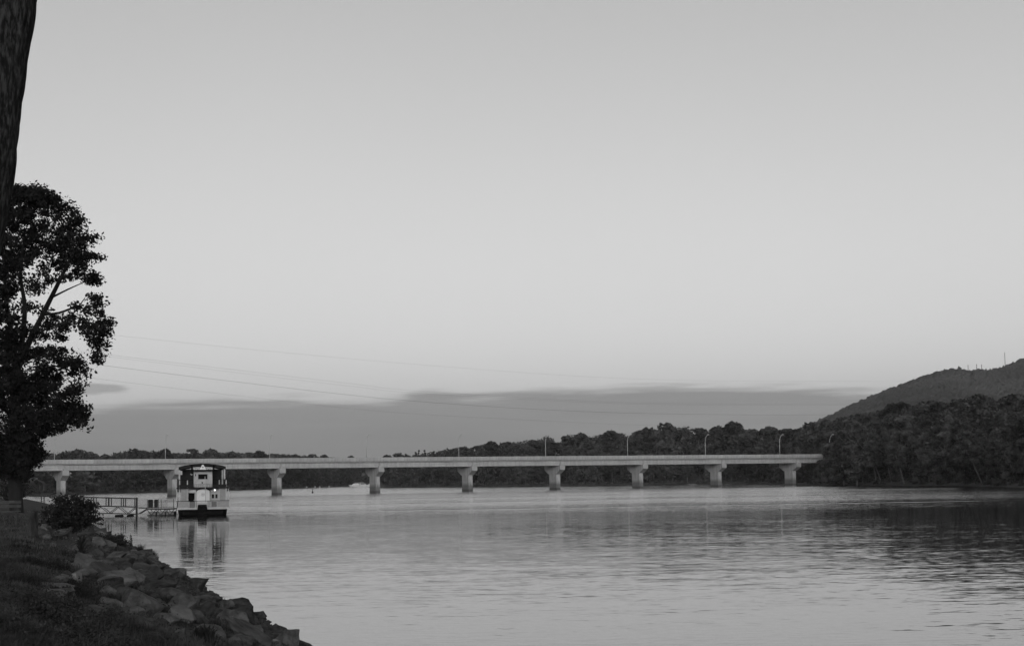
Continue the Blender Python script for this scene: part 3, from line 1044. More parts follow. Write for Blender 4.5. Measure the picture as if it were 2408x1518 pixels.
# posts, upper deck, upper railings
for x in (-2.95, -1.95, 2.15, 3.02):
    MB().box(x - 0.07, x + 0.07, 0.48, 0.60, 1.0, 4.62).build('post', M_WHITE, boat)
for x in (-3.3, 3.32):
    MB().box(x - 0.05, x + 0.05, 0.0, 0.10, 1.97, 3.50).build('outer_post', M_WHITE, boat)
MB().box(-3.35, 3.4, 0.30, 14.6, 3.53, 3.68).build('upper_deck', M_DARK, boat)
for s_, x0, x1 in ((-1, -3.0, -1.15), (1, 1.25, 3.05)):
    ur = MB().box(x0, x1, 0.33, 0.38, 4.62, 4.68).build('upper_rail', M_BLACK, boat)
    MB().box(x0, x1, 0.35, 0.37, 3.70, 4.05).build('kick_panel', M_DARK, ur)
    n = 7
    for k in range(n):
        x = x0 + (x1 - x0) * (k + 0.5) / n
        MB().box(x - 0.012, x + 0.012, 0.34, 0.37, 4.05, 4.62).build('baluster', M_BLACK, ur)
for s_, x0, x1 in ((-1, -2.75, -1.15), (1, 1.45, 2.75)):
    MB().box(x0, x1, 2.4, 2.5, 3.7, 6.0).build('dark_curtain', M_DARK, boat)
MB().box(-2.85, 2.85, 6.2, 14.0, 3.7, 6.0).build('upper_cabin', M_DARK, boat)
# pilothouse
ph = MB().box(-1.10, 1.20, 0.95, 3.6, 3.70, 5.75).build('pilothouse', M_WHITE, boat)
MB().box(-0.62, 0.66, 0.90, 0.95, 4.72, 5.42).build('window_frame', M_GREYP, ph)
MB().box(-0.56, 0.60, 0.86, 0.905, 4.76, 5.38).build('pane', M_BLACK, ph)
for x in (-1.06, 1.16):
    MB().box(x - 0.09, x + 0.09, 0.84, 0.945, 3.70, 5.86).build('corner_post', M_WHITE, ph)
MB().box(-0.97, -0.86, 0.90, 0.948, 5.15, 5.42).build('side_lamp', M_DARK, ph)
MB().box(-0.12, 0.02, 0.84, 0.948, 4.18, 4.38).build('horn', M_BLACK, ph)
MB().box(-1.15, 1.25, 0.33, 0.96, 5.78, 5.98).build('cornice', M_DARK, ph)
bal = MB().box(-1.14, 1.24, 0.70, 0.76, 4.06, 4.12).build('pilothouse_rail', M_GREYP, boat)
for k in range(9):
    x = -1.08 + k * 0.28
    MB().box(x - 0.03, x + 0.03, 0.70, 0.76, 3.70, 4.055).build('baluster', M_GREYP, bal)
# scrolled crest with finial
cr_ = empty('crest', (0, -0.38, 0), 0, boat)
M_TRIM = mat('bright_trim', 0.50, 0.62, 3.0, 0.5)
MB().prism([(-0.44, 5.99), (0.48, 5.99), (0.40, 6.14), (0.25, 6.28), (0.20, 6.48), (0.08, 6.60), (0.02, 6.62), (-0.06, 6.60), (-0.16, 6.48), (-0.20, 6.28), (-0.34, 6.14)], 0.72, 0.80).build('crest_panel', M_TRIM, cr_)
MB().tube([(0.02, 0.66, 6.30), (0.02, 0.715, 6.30)], 0.11, 10).build('crest_boss', M_GREYP, cr_)
for s_ in (-1, 1):
    for k, (cx, cz, r0) in enumerate(((0.62, 6.08, 0.13), (0.88, 6.04, 0.10), (1.10, 6.02, 0.12))):
        sp_ = []
        for j in range(12):
            a = j / 11 * math.pi * 1.7
            rr = r0 * (1 - 0.55 * j / 11)
            sp_.append((0.03 + s_ * (cx + rr * math.cos(a)), 0.76, cz + rr * math.sin(a)))
        MB().tube(sp_, 0.030, 5).build('scroll', M_TRIM, cr_)
    MB().tube([(0.03 + s_ * 0.42, 0.76, 6.12), (0.03 + s_ * 0.7, 0.76, 6.24), (0.03 + s_ * 0.98, 0.76, 6.12), (0.03 + s_ * 1.2, 0.76, 6.10)], 0.028, 5).build('garland', M_GREYP, cr_)
    MB().tube([(0.05 + s_ * 1.11, 0.9, 5.86), (0.05 + s_ * 1.11, 0.9, 6.0), (0.05 + s_ * 1.11, 0.9, 6.10), (0.05 + s_ * 1.11, 0.9, 6.2)], [0.10, 0.06, 0.09, 0.02], 8).build('finial', M_TRIM, cr_)
# roof: shallow arch with dark fascia
xs_ = [-3.08 + 6.06 * k / 14 for k in range(15)]
up = [(x, 6.30 + 0.42 * (1 - ((x + 0.05) / 3.03) ** 2)) for x in xs_]
lo_ = [(x, z - (0.34 if abs(x) > 1.5 else 0.22)) for x, z in up]
MB().prism(up + lo_[::-1], 0.55, 14.4).build('roof', M_DARK, boat)
MB().tube([(x, 0.52, z + 0.02) for x, z in up], 0.035, 5).build('roof_edge', M_BLACK, boat)
for x in (-1.36, 1.42):
    MB().tube([(x, 0.45, 5.4), (x, 0.45, 6.45), (x, 0.45, 6.62)], [0.13, 0.13, 0.17], 10).build('stack', M_BLACK, boat)
for x in (-2.98, 2.82):
    MB().box(x - 0.10, x + 0.10, 0.60, 0.72, 4.7, 6.02).build('upper_post', M_WHITE, boat)
MB().box(-2.86, -2.62, 0.62, 0.70, 5.35, 5.85).build('hanging_board', M_WHITE, boat)
MB().box(2.45, 2.65, 0.75, 0.85, 3.7, 5.9).build('hanging_curtain', mat('pale_curtain', 0.2, 0.3, 4, 0.8), boat)
MB().tube([(-1.42, 0.52, 5.42), (-1.42, 0.40, 5.42)], [0.10, 0.14], 10).build('searchlight', M_WHITE, boat)
MB().tube([(0.40, -0.5, 1.5), (0.36, -0.1, 3.2), (0.30, 0.3, 5.1)], [0.06, 0.055, 0.04], 6).build('flag_pole', M_WHITE, boat)

# ------------------------------------------------------------------ gangway and floating dock
DY = 228.0


def dx(px):
    return (px - 1204) / 4000 * DY


gw = empty('gangway', (dx(200), DY, 0))
X0 = dx(200)
xa, xb = dx(70) - X0, dx(320) - X0


def zt(x):
    return 2.32 + (xb - x) / (xb - xa) * 0.55


for y in (-0.65, 0.65):
    MB().beam((xa, y, zt(xa)), (xb, y, zt(xb)), 0.10, 0.14).build('handrail', M_STEEL, gw)
    MB().beam((xa, y, zt(xa) - 1.12), (xb, y, zt(xb) - 1.12), 0.09, 0.13).build('upper_chord', M_STEEL, gw)
    MB().beam((xa, y, zt(xa) - 2.06), (xb, y, zt(xb) - 2.06), 0.09, 0.09).build('lower_chord', M_STEEL, gw)
    for px in (100, 135, 175, 216, 222.5, 251, 258, 286.5, 291.5, 318):
        x = dx(px) - X0
        MB().beam((x, y, zt(x) - 1.12), (x, y, zt(x)), 0.11).build('rail_post', M_STEEL, gw)
    nb_ = 12
    for k in range(nb_):
        x0 = xa + (xb - xa) * k / nb_
        x1 = xa + (xb - xa) * (k + 1) / nb_
        a, b = (2.06, 1.12) if k % 2 else (1.12, 2.06)
        MB().beam((x0, y, zt(x0) - a), (x1, y, zt(x1) - b), 0.08).build('truss_brace', M_STEEL, gw)
for k in range(26):
    x0 = xa + (xb - xa) * k / 26
    x1 = xa + (xb - xa) * (k + 0.93) / 26
    MB().beam((x0, 0, zt(x0) - 1.24), (x1, 0, zt(x1) - 1.24), 1.2, 0.06).build('deck_board', mat('pale_deck', 0.42, 0.55, 3, 0.8), gw)
tag(gw, 'steel truss gangway with railing leading from the bush out to the dock', 'gangway')
pl_ = MB().tube([(0, 0, -3), (0, 0, 2.45)], 0.13, 10).build('mooring_pile', M_STEEL)
pl_.location = (dx(323.5), DY - 0.9, 0)
tag(pl_, 'dark upright mooring pile at the end of the gangway', 'pile')
for k, (a, b, lab) in enumerate(((272, 294, 'black float under the gangway nearer the bush'), (300, 318, 'black float under the gangway beside the mooring pile'))):
    fl = MB().prism([(dx(a), -0.1), (dx(a) + 0.15, 0.22), (dx(b) - 0.15, 0.25), (dx(b), -0.1)], DY - 1.1, DY - 0.75).build('pontoon_float', M_BLACK)
    tag(fl, lab, 'float', 'floats under the gangway')
rp = empty('dock_ramp', (dx(326), DY, 0))
x1 = dx(346) - dx(326)
for k in range(6):
    MB().beam((x1 * k / 6, 0, 1.05 - 0.05 * k / 6), (x1 * (k + 0.9) / 6, 0, 1.05 - 0.05 * k / 6), 1.0, 0.05).build('ramp_plank', M_WOOD, rp)
for y in (-0.55, 0.55):
    MB().beam((0.05, y, 0.30), (x1, y, 0.95), 0.10).build('ramp_brace', M_STEEL, rp)
    MB().beam((0, y, 1.10), (x1, y, 1.02), 0.06, 0.1).build('ramp_stringer', M_STEEL, rp)
tag(rp, 'short braced ramp between the gangway and the floating dock', 'ramp')
dk = empty('floating_dock', (dx(348), DY, 0))
L = dx(412) - dx(348)
for y in (-1.1, 1.1):
    MB().beam((0, y, 0.86), (L, y, 0.86), 0.10, 0.12).build('top_chord', M_STEEL, dk)
    MB().beam((0, y, 0.10), (L, y, 0.10), 0.10, 0.10).build('bottom_chord', M_STEEL, dk)
    for k in range(6):
        a, b = (0.10, 0.86) if k % 2 else (0.86, 0.10)
        MB().beam((L * k / 6, y, a), (L * (k + 1) / 6, y, b), 0.08).build('truss_brace', M_STEEL, dk)
for k in range(9):
    MB().box(L * k / 9, L * (k + 0.94) / 9, -1.15, 1.15, 0.93, 1.0).build('deck_board', M_WOOD, dk)
for k in range(3):
    MB().box(L * (k + 0.1) / 3, L * (k + 0.9) / 3, -0.9, 0.9, -0.25, 0.55).build('pontoon', mat('pontoon_grey', 0.12, 0.16, 3, 0.6), dk)
for x in (0.05, L * 0.42, L * 0.52, L - 0.1):
    MB().beam((x, -1.1, 1.0), (x, -1.1, 2.22), 0.07).build('rail_post', M_STEEL, dk)
for z in (2.2, 1.85, 1.15):
    MB().beam((0, -1.1, z), (L, -1.1, z), 0.05).build('rail', M_WHITE if z == 2.2 else M_STEEL, dk)
tag(dk, 'floating dock with truss sides and railing beside the moored boat', 'dock')
for k, (a, b, lab) in enumerate(((349.5, 359.5, 'wider dark bin at the left end of the floating dock'), (364, 371, 'narrow dark bin on the floating dock, right of the wider one'))):
    bn = empty('dock_bin', (dx((a + b) / 2), DY - 0.6, 1.0))
    w = (dx(b) - dx(a)) / 2
    MB().prism([(-w * 0.9, 0.05), (w * 0.9, 0.05), (w, 1.0), (-w, 1.0)], -0.25, 0.25).build('body', M_DARK, bn)
    MB().prism([(-w * 1.05, 1.003), (w * 1.05, 1.003), (w * 0.8, 1.14), (-w * 0.8, 1.14)], -0.28, 0.28).build('lid', M_BLACK, bn)
    tag(bn, lab, 'bin', 'bins on the floating dock')

# ------------------------------------------------------------------ boats and buoys far up the river
M_GEL = mat('white_gelcoat', 0.50, 0.58, 2.0, 0.4)


def cruiser(loc, rz, s, label, canopy=True):
    e = empty('motor_cruiser', loc, rz)
    e.scale = (s, s, s)
    MB().add([(-4.5, -1.3, 0.1), (3.0, -1.3, 0.1), (4.8, 0, 0.5), (3.0, 1.3, 0.1), (-4.5, 1.3, 0.1),
              (-4.6, -1.5, 1.1), (3.2, -1.5, 1.3), (5.4, 0, 1.6), (3.2, 1.5, 1.3), (-4.6, 1.5, 1.1)],
             [(0, 4, 3, 2, 1), (5, 6, 7, 8, 9), (0, 1, 6, 5), (1, 2, 7, 6), (2, 3, 8, 7), (3, 4, 9, 8), (4, 0, 5, 9)]).build('hull', M_GEL, e)
    MB().prism([(-2.6, 1.2), (2.6, 1.3), (1.2, 2.5), (-2.4, 2.5)], -1.1, 1.1).build('cabin', M_GEL, e)
    MB().prism([(-2.0, 1.75), (1.6, 1.75), (1.1, 2.3), (-1.9, 2.3)], -1.13, -1.10).build('side_window', M_DARK, e)
    if canopy:
        MB().prism([(-4.2, 2.9), (0.4, 2.95), (0.2, 3.12), (-4.1, 3.1)], -1.2, 1.2).build('canopy', M_GEL, e)
        for x in (-4.0, 0.0):
            for y in (-1.1, 1.1):
                MB().tube([(x, y, 1.2), (x, y, 2.92)], 0.05, 5).build('canopy_post', M_METAL, e)
    tag(e, label, 'boat', 'white boats moored up the river')


def wat(px, Y):
    d = ray(px, 1140)
    return (d.x / d.y * Y, Y, 0)


cruiser(wat(836, 1300), R(200), 1.0, 'white motor boat far off under the bridge, leftmost of the group')
cruiser(wat(853, 1310), R(20), 1.0, 'white canopied motor boat far off, middle of the group')
cruiser(wat(871, 1290), R(160), 0.75, 'small white motor boat far off, half behind the fourth pier', False)
for k, (px, Y, lab) in enumerate(((715, 1250, 'leftmost'), (721, 1240, 'second from the left'), (741, 1260, 'third from the left'), (752, 1180, 'larger fourth'), (774, 1270, 'rightmost'))):
    e = empty('mooring_buoy', wat(px, Y))
    MB().tube([(0, 0, -0.3), (0, 0, 0.1), (0, 0, 0.7), (0, 0, 1.0)], [0.2, 0.6, 0.6, 0.15], 8).build('float', M_WHITE, e, True)
    MB().tube([(0, 0, 0.95), (0, 0, 1.35)], 0.09, 6).build('ring_post', M_WHITE, e)
    tag(e, 'white mooring buoy far up the river, %s of the row' % lab, 'buoy', 'white buoys up the river')
e = empty('channel_marker', wat(735, 640))
MB().tube([(0, 0, -0.3), (0, 0, 0.4), (0, 0, 0.55)], [0.35, 0.35, 0.12], 8).build('float', M_BLACK, e)
MB().tube([(0, 0, 0.5), (0, 0, 1.5)], [0.12, 0.1], 6).build('spar', M_BLACK, e)
tag(e, 'small dark channel marker floating right of the third pier', 'buoy')
# pale driftwood landing on the far shore between the last two piers
ld = empty('landing_stage', wat(1795, 905))
for k in range(7):
    MB().box(-9 + k * 2.7, -9 + k * 2.7 + 2.3, -1, 1, 0.35, 0.6 + 0.25 * (k % 3 == 1)).build('plank', M_WHITE if k % 2 else M_GREYP, ld)
for x in (-9, -3, 3, 9):
    MB().tube([(x, 0, -1), (x, 0, 1.0)], 0.12, 6).build('post', M_WOOD, ld)
MB().beam((2, 1, 0.8), (12, 4, 3.0), 0.5, 0.15).build('walkway', M_GREYP, ld)
tag(ld, 'pale broken landing stage at the shore between the eighth and ninth piers', 'landing')
# ------------------------------------------------------------------ big bank tree at the left
TD = 112.0


def crown_clusters(rng_, outline_fn, cx, y0, y1, n, holes):
    out = []
    while len(out) < n:
        y = rng_.uniform(y0, y1)
        Rr = outline_fn(y)
        if Rr <= 4:
            continue
        if rng_.random() < 0.5:
            rr = Rr * math.sqrt(rng_.random())
            a = rng_.uniform(0, 2 * math.pi)
            X, D = rr * math.cos(a), rr * math.sin(a) * 0.8
        else:
            X = rng_.uniform(-1, 1) * Rr
            D = rng_.normal() * 0.3 * Rr
        skip = False
        for hx, hy, ha, hb, pr in holes:
            if ((cx + X - hx) / ha) ** 2 + ((y - hy) / hb) ** 2 < 1 and rng_.random() < pr:
                skip = True
        if not skip:
            out.append((cx + X, y, D))
    return out


OUT = [(444, 30), (452, 70), (474, 112), (490, 150), (515, 160), (540, 165), (556, 185), (585, 190), (605, 205), (628, 185), (650, 198), (690, 192), (715, 205), (735, 222), (757, 232), (775, 226), (800, 214),
       (826, 205), (850, 188), (870, 166), (890, 168), (915, 146), (945, 158), (965, 176), (985, 174), (1003, 150), (1015, 84), (1035, 50), (1055, 56), (1080, 52), (1110, 40), (1130, 24)]


def outl(y):
    for (a, ra), (b, rb) in zip(OUT, OUT[1:]):
        if y <= b:
            return ra + (rb - ra) * max(0, (y - a) / (b - a))
    return 0


g = np.random.default_rng(21)
CX = 32
HOLES = [(150, 700, 62, 42, 0.88), (95, 640, 50, 30, 0.6), (190, 810, 40, 32, 0.97), (70, 720, 60, 50, 0.6), (215, 900, 40, 20, 0.9), (140, 790, 40, 24, 0.6)]
cls = crown_clusters(g, outl, CX, 444, 1120, 980, HOLES)
# outermost sprays that give the ragged outline
for (x, y) in [(90, 447), (60, 455), (40, 450), (120, 462), (150, 478), (175, 492), (186, 520), (200, 560), (222, 562), (236, 605), (212, 600), (218, 655), (232, 660), (225, 700), (240, 735), (258, 757), (250, 780), (240, 800), (236, 830), (234, 848), (222, 790),
               (205, 875), (198, 862), (190, 905), (180, 925), (196, 960), (204, 978), (195, 998), (180, 985), (150, 1005), (125, 1008), (100, 1012), (90, 1055), (98, 1068), (75, 1090), (60, 1120)]:
    cls.append((x - 5, y, g.normal() * 25))
P, Nn, S = [], [], []
for (x, y, D) in cls:
    c = np.array(at_depth(x, y, TD + D / 36.0)[:])
    k = int(g.integers(90, 150))
    d = unit(g.normal(size=(k, 3)))
    r_ = g.uniform(0.30, 0.78)
    P.append(c + d * np.array([1.15, 1.15, 0.75]) * r_ * g.uniform(0.2, 1.15, (k, 1)))
    Nn.append(unit(d * 0.4 + g.normal(size=(k, 3)) + np.array([0, 0, 0.5])))
    S.append(0.055 + 0.11 * g.random(k) ** 1.6)
v, f = leaf_quads(g, np.concatenate(P), np.concatenate(Nn), np.concatenate(S), 0.62)
bt = empty('bank_tree', (0, 0, 0))
foot = on_bank(38, 1204)
foot = Vector((at_depth(36, 1200, TD).x, TD, 0))
foot.z = bank_z(foot.x, foot.y)
bt.location = foot
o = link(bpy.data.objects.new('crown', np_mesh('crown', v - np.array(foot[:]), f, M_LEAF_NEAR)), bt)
M_BARK_NEAR = mat('dark_bark', 0.005, 0.012, 6.0, 0.95, 0.8, 14.0, stretch=(1, 1, 0.25), bdist=0.05)


def limb(pts, r0, r1, n=8):
    P = cr([at_depth(a, b, TD + d) - foot for a, b, d in pts], 4)
    return MB().tube(P, [r0 + (r1 - r0) * i / (len(P) - 1) for i in range(len(P))], n)


limb([(40, 1212, 0), (36, 1150, 0), (34, 1050, 0), (36, 940, 0), (38, 870, 0)], 0.48, 0.34, 12).build('trunk', M_BARK_NEAR, bt, True)
for pts, a, b in ([[(38, 875, 0), (70, 800, 0.3), (100, 740, 0.6), (130, 680, 0.4), (170, 600, 0), (195, 555, 0)], 0.26, 0.06],
                  [[(37, 880, 0), (52, 800, -0.5), (58, 720, -0.8), (48, 640, -0.5), (60, 540, 0)], 0.24, 0.06],
                  [[(36, 880, 0), (28, 790, 0.6), (14, 700, 1.0), (5, 560, 1.0)], 0.24, 0.06],
                  [[(100, 740, 0.6), (140, 735, 0.2), (185, 722, 0), (225, 745, 0), (245, 775, 0)], 0.10, 0.03],
                  [[(75, 792, 0.3), (115, 770, 0.8), (160, 750, 1.2), (200, 700, 1.0)], 0.09, 0.03],
                  [[(120, 700, 0.4), (160, 680, -0.6), (205, 660, -0.8)], 0.08, 0.02],
                  [[(38, 930, 0), (80, 880, -1), (130, 860, -1.5), (180, 880, -1.2)], 0.13, 0.03],
                  [[(35, 1000, 0), (80, 960, 1), (130, 960, 1.3), (175, 980, 1)], 0.12, 0.03],
                  [[(36, 1060, 0), (70, 1040, -0.7), (95, 1060, -0.8)], 0.09, 0.03],
                  [[(36, 900, 0), (0, 840, -1), (-60, 760, -2)], 0.18, 0.05], [[(36, 980, 0), (-30, 940, 1), (-100, 930, 2)], 0.15, 0.04]):
    limb(pts, a, b, 6).build('branch', M_BARK_NEAR, bt, True)
tag(bt, 'tall dark leafy tree with forked limbs standing at the left edge', 'tree')

# leaning trunk of the nearest tree, top left
TN = 20.0


def bark_tube(path, r0, r1, seg, nring, seed):
    P = cr([Vector(p) for p in path], nring)
    n = len(P)
    vs = []
    for i, p in enumerate(P):
        d = (P[min(i + 1, n - 1)] - P[max(i - 1, 0)]).normalized()
        a = d.cross(Vector((0, 1, 0))).normalized()
        b = d.cross(a)
        rr = r0 + (r1 - r0) * i / (n - 1)
        for k in range(seg):
            t = 2 * math.pi * k / seg
            c, s_ = math.cos(t), math.sin(t)
            w1 = mnoise.fractal(Vector((c * 3.2, s_ * 3.2, i * 0.020 + seed)), 1.0, 2.0, 3)
            fur = 1 - abs(mnoise.noise(Vector((c * 6.5 + 0.9 * w1, s_ * 6.5, i * 0.055 + seed * 2)))) * 2.2
            q = rr * (1 + 0.008 * w1) + 0.022 * max(-0.6, fur) * -1
            vs.append(p + (a * c + b * s_) * q)
    vs = np.array([v_[:] for v_ in vs])
    i = (np.arange(n - 1)[:, None] * seg + np.arange(seg)[None, :])
    j = (np.arange(n - 1)[:, None] * seg + (np.arange(seg)[None, :] + 1) % seg)
    fs = np.stack([i, j, j + seg, i + seg], -1).reshape(-1, 4)
    return vs, fs


def edge_pt(px, py, r_):
    return at_depth(px, py, TN) - Vector((r_, 0, 0))


e0 = empty('leaning_trunk_tree', (0, 0, 0))
b0 = Vector((-8.6, TN, 0))
b0.z = bank_z(b0.x, b0.y)
e0.location = b0
path = [b0 + Vector((0, 0, -0.3)), b0 + Vector((0.35, 0, 1.2)), edge_pt(-60, 900, 0.46), edge_pt(-8, 640, 0.44), edge_pt(30, 425, 0.43), edge_pt(58, 225, 0.43), edge_pt(93, 0, 0.42),
        edge_pt(118, -160, 0.40), edge_pt(155, -420, 0.36), edge_pt(165, -700, 0.28), edge_pt(155, -950, 0.18)]
vs, fs = bark_tube([p - b0 for p in path], 0.47, 0.33, 120, 30, 3.0)
M_BARK = mat('furrowed_bark', 0.001, 0.038, 24.0, 0.95, 0.9, 30.0, stretch=(1, 1, 0.26), bdist=0.04, n0=0.44, n1=0.62)
link(bpy.data.objects.new('trunk', np_mesh('trunk', vs, fs, M_BARK, True)), e0)
top0 = Vector(path[-3]) - b0
P, Nn = [], []
for k in range(150):
    a, rr, zz = g.uniform(0, 6.28), 6.5 * math.sqrt(g.random()), g.uniform(1.5, 10)
    c = np.array(top0[:]) + np.array([rr * math.cos(a) - 2.0, rr * math.sin(a) * 0.8 - 2.0, zz])
    d = unit(g.normal(size=(90, 3)))
    P.append(c + d * g.uniform(0.3, 1.1, (90, 1)) * 1.2)
    Nn.append(unit(g.normal(size=(90, 3)) + np.array([0, 0, 0.6])))
P, Nn = np.concatenate(P), np.concatenate(Nn)
v, f = leaf_quads(g, P, Nn, 0.13, 0.62)
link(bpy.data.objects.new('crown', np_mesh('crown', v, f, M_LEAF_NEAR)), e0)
for k in range(6):
    a = k * 1.05
    p1 = top0 + Vector((3.5 * math.cos(a) - 1.5, 3 * math.sin(a) - 1.5, 5))
    MB().tube([top0 + Vector((0, 0, -0.3)), top0.lerp(p1, 0.5) + Vector((0, 0, 0.6)), p1], [0.2, 0.13, 0.04], 7).build('limb', M_BARK, e0, True)
tag(e0, 'thick furrowed trunk leaning into the upper left corner', 'tree')

# ------------------------------------------------------------------ riprap boulders
M_ROCK = mat('boulder_stone', 0.026, 0.115, 1.1, 0.92, 1.0, 2.6, per_obj=0.5, bdist=0.16)
M_ROCK_PALE = mat('pale_boulder_stone', 0.11, 0.16, 1.8, 0.9, 0.6, 5.0, bdist=0.04)
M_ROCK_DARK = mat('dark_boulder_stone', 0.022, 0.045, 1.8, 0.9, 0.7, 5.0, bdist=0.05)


def rock_mesh(seed, npt=16, flat=1.0, rounded=0.10, mt=M_ROCK):
    g_ = random.Random(seed)
    bm = bmesh.new()
    for k in range(npt):
        d = Vector((g_.gauss(0, 1), g_.gauss(0, 1), g_.gauss(0, 1))).normalized()
        rr = g_.uniform(0.85, 1.0)
        # cube-ish lean so that faces are broad and edges sharp
        mx = max(abs(d.x), abs(d.y), abs(d.z))
        d = d.lerp(d / mx * 0.8, 0.55)
        bm.verts.new((d.x * rr, d.y * rr, d.z * rr * flat))
    res = bmesh.ops.convex_hull(bm, input=bm.verts)
    bmesh.ops.delete(bm, geom=[e for e in res['geom_interior'] if isinstance(e, bmesh.types.BMVert)], context='VERTS')
    bmesh.ops.dissolve_limit(bm, angle_limit=R(14), verts=bm.verts, edges=bm.edges)
    bmesh.ops.bevel(bm, geom=list(bm.edges) + list(bm.verts), offset=rounded, segments=2, profile=0.6, affect='EDGES', clamp_overlap=True)
    bmesh.ops.triangulate(bm, faces=bm.faces)
    bmesh.ops.subdivide_edges(bm, edges=[e for e in bm.edges if e.calc_length() > 0.25], cuts=3, use_grid_fill=True)
    bmesh.ops.triangulate(bm, faces=bm.faces)
    for v_ in bm.verts:
        n1 = mnoise.fractal(v_.co * 1.6 + Vector((seed * 3.1, 0, 0)), 1.0, 2.0, 4)
        n2 = mnoise.fractal(v_.co * 5.0 + Vector((0, seed * 1.7, 0)), 1.0, 2.0, 3)
        v_.co += v_.co.normalized() * (0.07 * n1 + 0.02 * n2)
    me = bpy.data.meshes.new('boulder')
    bm.to_mesh(me)
    bm.free()
    me.materials.append(mt)
    return me


ROCKS = [rock_mesh(k, 9 + (k * 3) % 8, 1.0, (0.02, 0.03, 0.06)[k % 3]) for k in range(16)]
DROP = Matrix.Identity(4)


def put_rock(me, c, sx_, sy_, sz_, rz, tilt, label, mt=None, group='boulders of the near bank'):
    o = bpy.data.objects.new('boulder', me)
    link(o)
    o.location = c
    o.scale = (sx_, sy_, sz_)
    o.rotation_euler = (tilt[0], tilt[1], rz)
    tag(o, label, 'boulder', group)
    if mt:
        o.material_slots[0].link = 'OBJECT'
        o.material_slots[0].material = mt
    return o


# boulders read off the photograph: (x, y, width, height, tilt sideways, label, tone)
HERO = [(184, 1361, 54, 40, -0.35, 'pale angular boulder with a bright upper face near the grass', 'pale'),
        (293, 1336, 40, 42, 0.5, 'pointed boulder standing up with a pale left edge', None),
        (268, 1362, 140, 56, 0.05, 'broad low boulder behind the pale angular one', None),
        (135, 1380, 100, 34, 0.0, 'half buried mound of a boulder at the grass edge', None),
        (335, 1418, 130, 86, 0.25, 'largest rough boulder in the middle of the slope', None),
        (400, 1400, 112, 46, 0.30, 'sloping slab right of the largest boulder', None),
        (472, 1377, 64, 54, 0.35, 'big rounded boulder on the waterside outline', None),
        (491, 1408, 58, 22, 0.25, 'narrow slab below the big rounded boulder', None),
        (541, 1422, 40, 36, 0.45, 'small humped boulder on the waterside outline', None),
        (492, 1432, 52, 44, 0.4, 'grey block under the narrow slab', None),
        (430, 1447, 82, 52, 0.4, 'cracked slab with pale layers in the middle of the slope', 'mid'),
        (212, 1441, 92, 48, 0.05, 'wedge shaped boulder low in the weeds', None),
        (302, 1436, 96, 34, 0.05, 'flat topped slab with a dark gap beneath it', None),
        (343, 1467, 54, 46, 0.2, 'upright block beside the grass tuft', None),
        (555, 1456, 112, 62, 0.5, 'long sloping boulder down towards the water', None),
        (610, 1446, 42, 36, 0.45, 'dark block perched on the waterside outline', 'dark'),
        (425, 1497, 52, 44, 0.0, 'round faced boulder at the bottom of the picture', None),
        (490, 1490, 112, 58, 0.15, 'wide boulder behind the spiky plant', None),
        (362, 1500, 90, 40, 0.0, 'low boulder at the bottom left of the rocks', None),
        (655, 1484, 60, 40, 0.5, 'sloping boulder near the lower waterline', None),
        (676, 1503, 52, 36, 0.5, 'lowest boulder at the waterline', None),
        (592, 1481, 70, 40, 0.4, 'grey slab above the lower waterline', None),
        (570, 1507, 74, 40, 0.35, 'boulder with a broad flat face at the bottom edge', None),
        (648, 1512, 30, 30, 0.7, 'small pale stone at the bottom edge near the water', 'pale'),
        (310, 1311, 50, 24, 0.1, 'small boulder below the far tuft of grass', None),
        (362, 1318, 44, 26, 0.3, 'small boulder on the far waterside outline', None),
        (413, 1346, 66, 36, 0.35, 'medium boulder above the sloping slab on the outline', None),
        (345, 1352, 60, 30, 0.4, 'sloping stone right of the pointed boulder', None),
        (240, 1322, 60, 26, 0.0, 'low stone behind the tall weed', None),
        (270, 1500, 80, 22, 0.0, 'thin flat stone in the bottom grass', None)]
MT = {'pale': M_ROCK_PALE, 'dark': M_ROCK_DARK, 'mid': mat('mid_boulder_stone', 0.08, 0.12, 1.8, 0.9, 0.6, 5.0, bdist=0.04)}
hero_xy = []
grock = random.Random(4)
for k, (px, py, w, h, tl, lab, tn) in enumerate(HERO):
    c = on_bank(px, py + h * 0.25)
    Y = c.y
    sx_ = w / 2 / FOC * Y * 1.02
    sz_ = h / 2 / FOC * Y * 1.1
    c = Vector((c.x, c.y, c.z + sz_ * 0.38))
    hero_xy.append((c.x, c.y, max(sx_, 0.3)))
    me = rock_mesh(500 + k, 11 + k % 6, 1.0, (0.02, 0.03, 0.07)[k % 3])
    put_rock(me, c, sx_, (sx_ + sz_) * 0.55, sz_, grock.uniform(-0.3, 0.3), (grock.uniform(-0.15, 0.15), tl * 0.6), lab, MT.get(tn))
cnt = 0
tries = 0
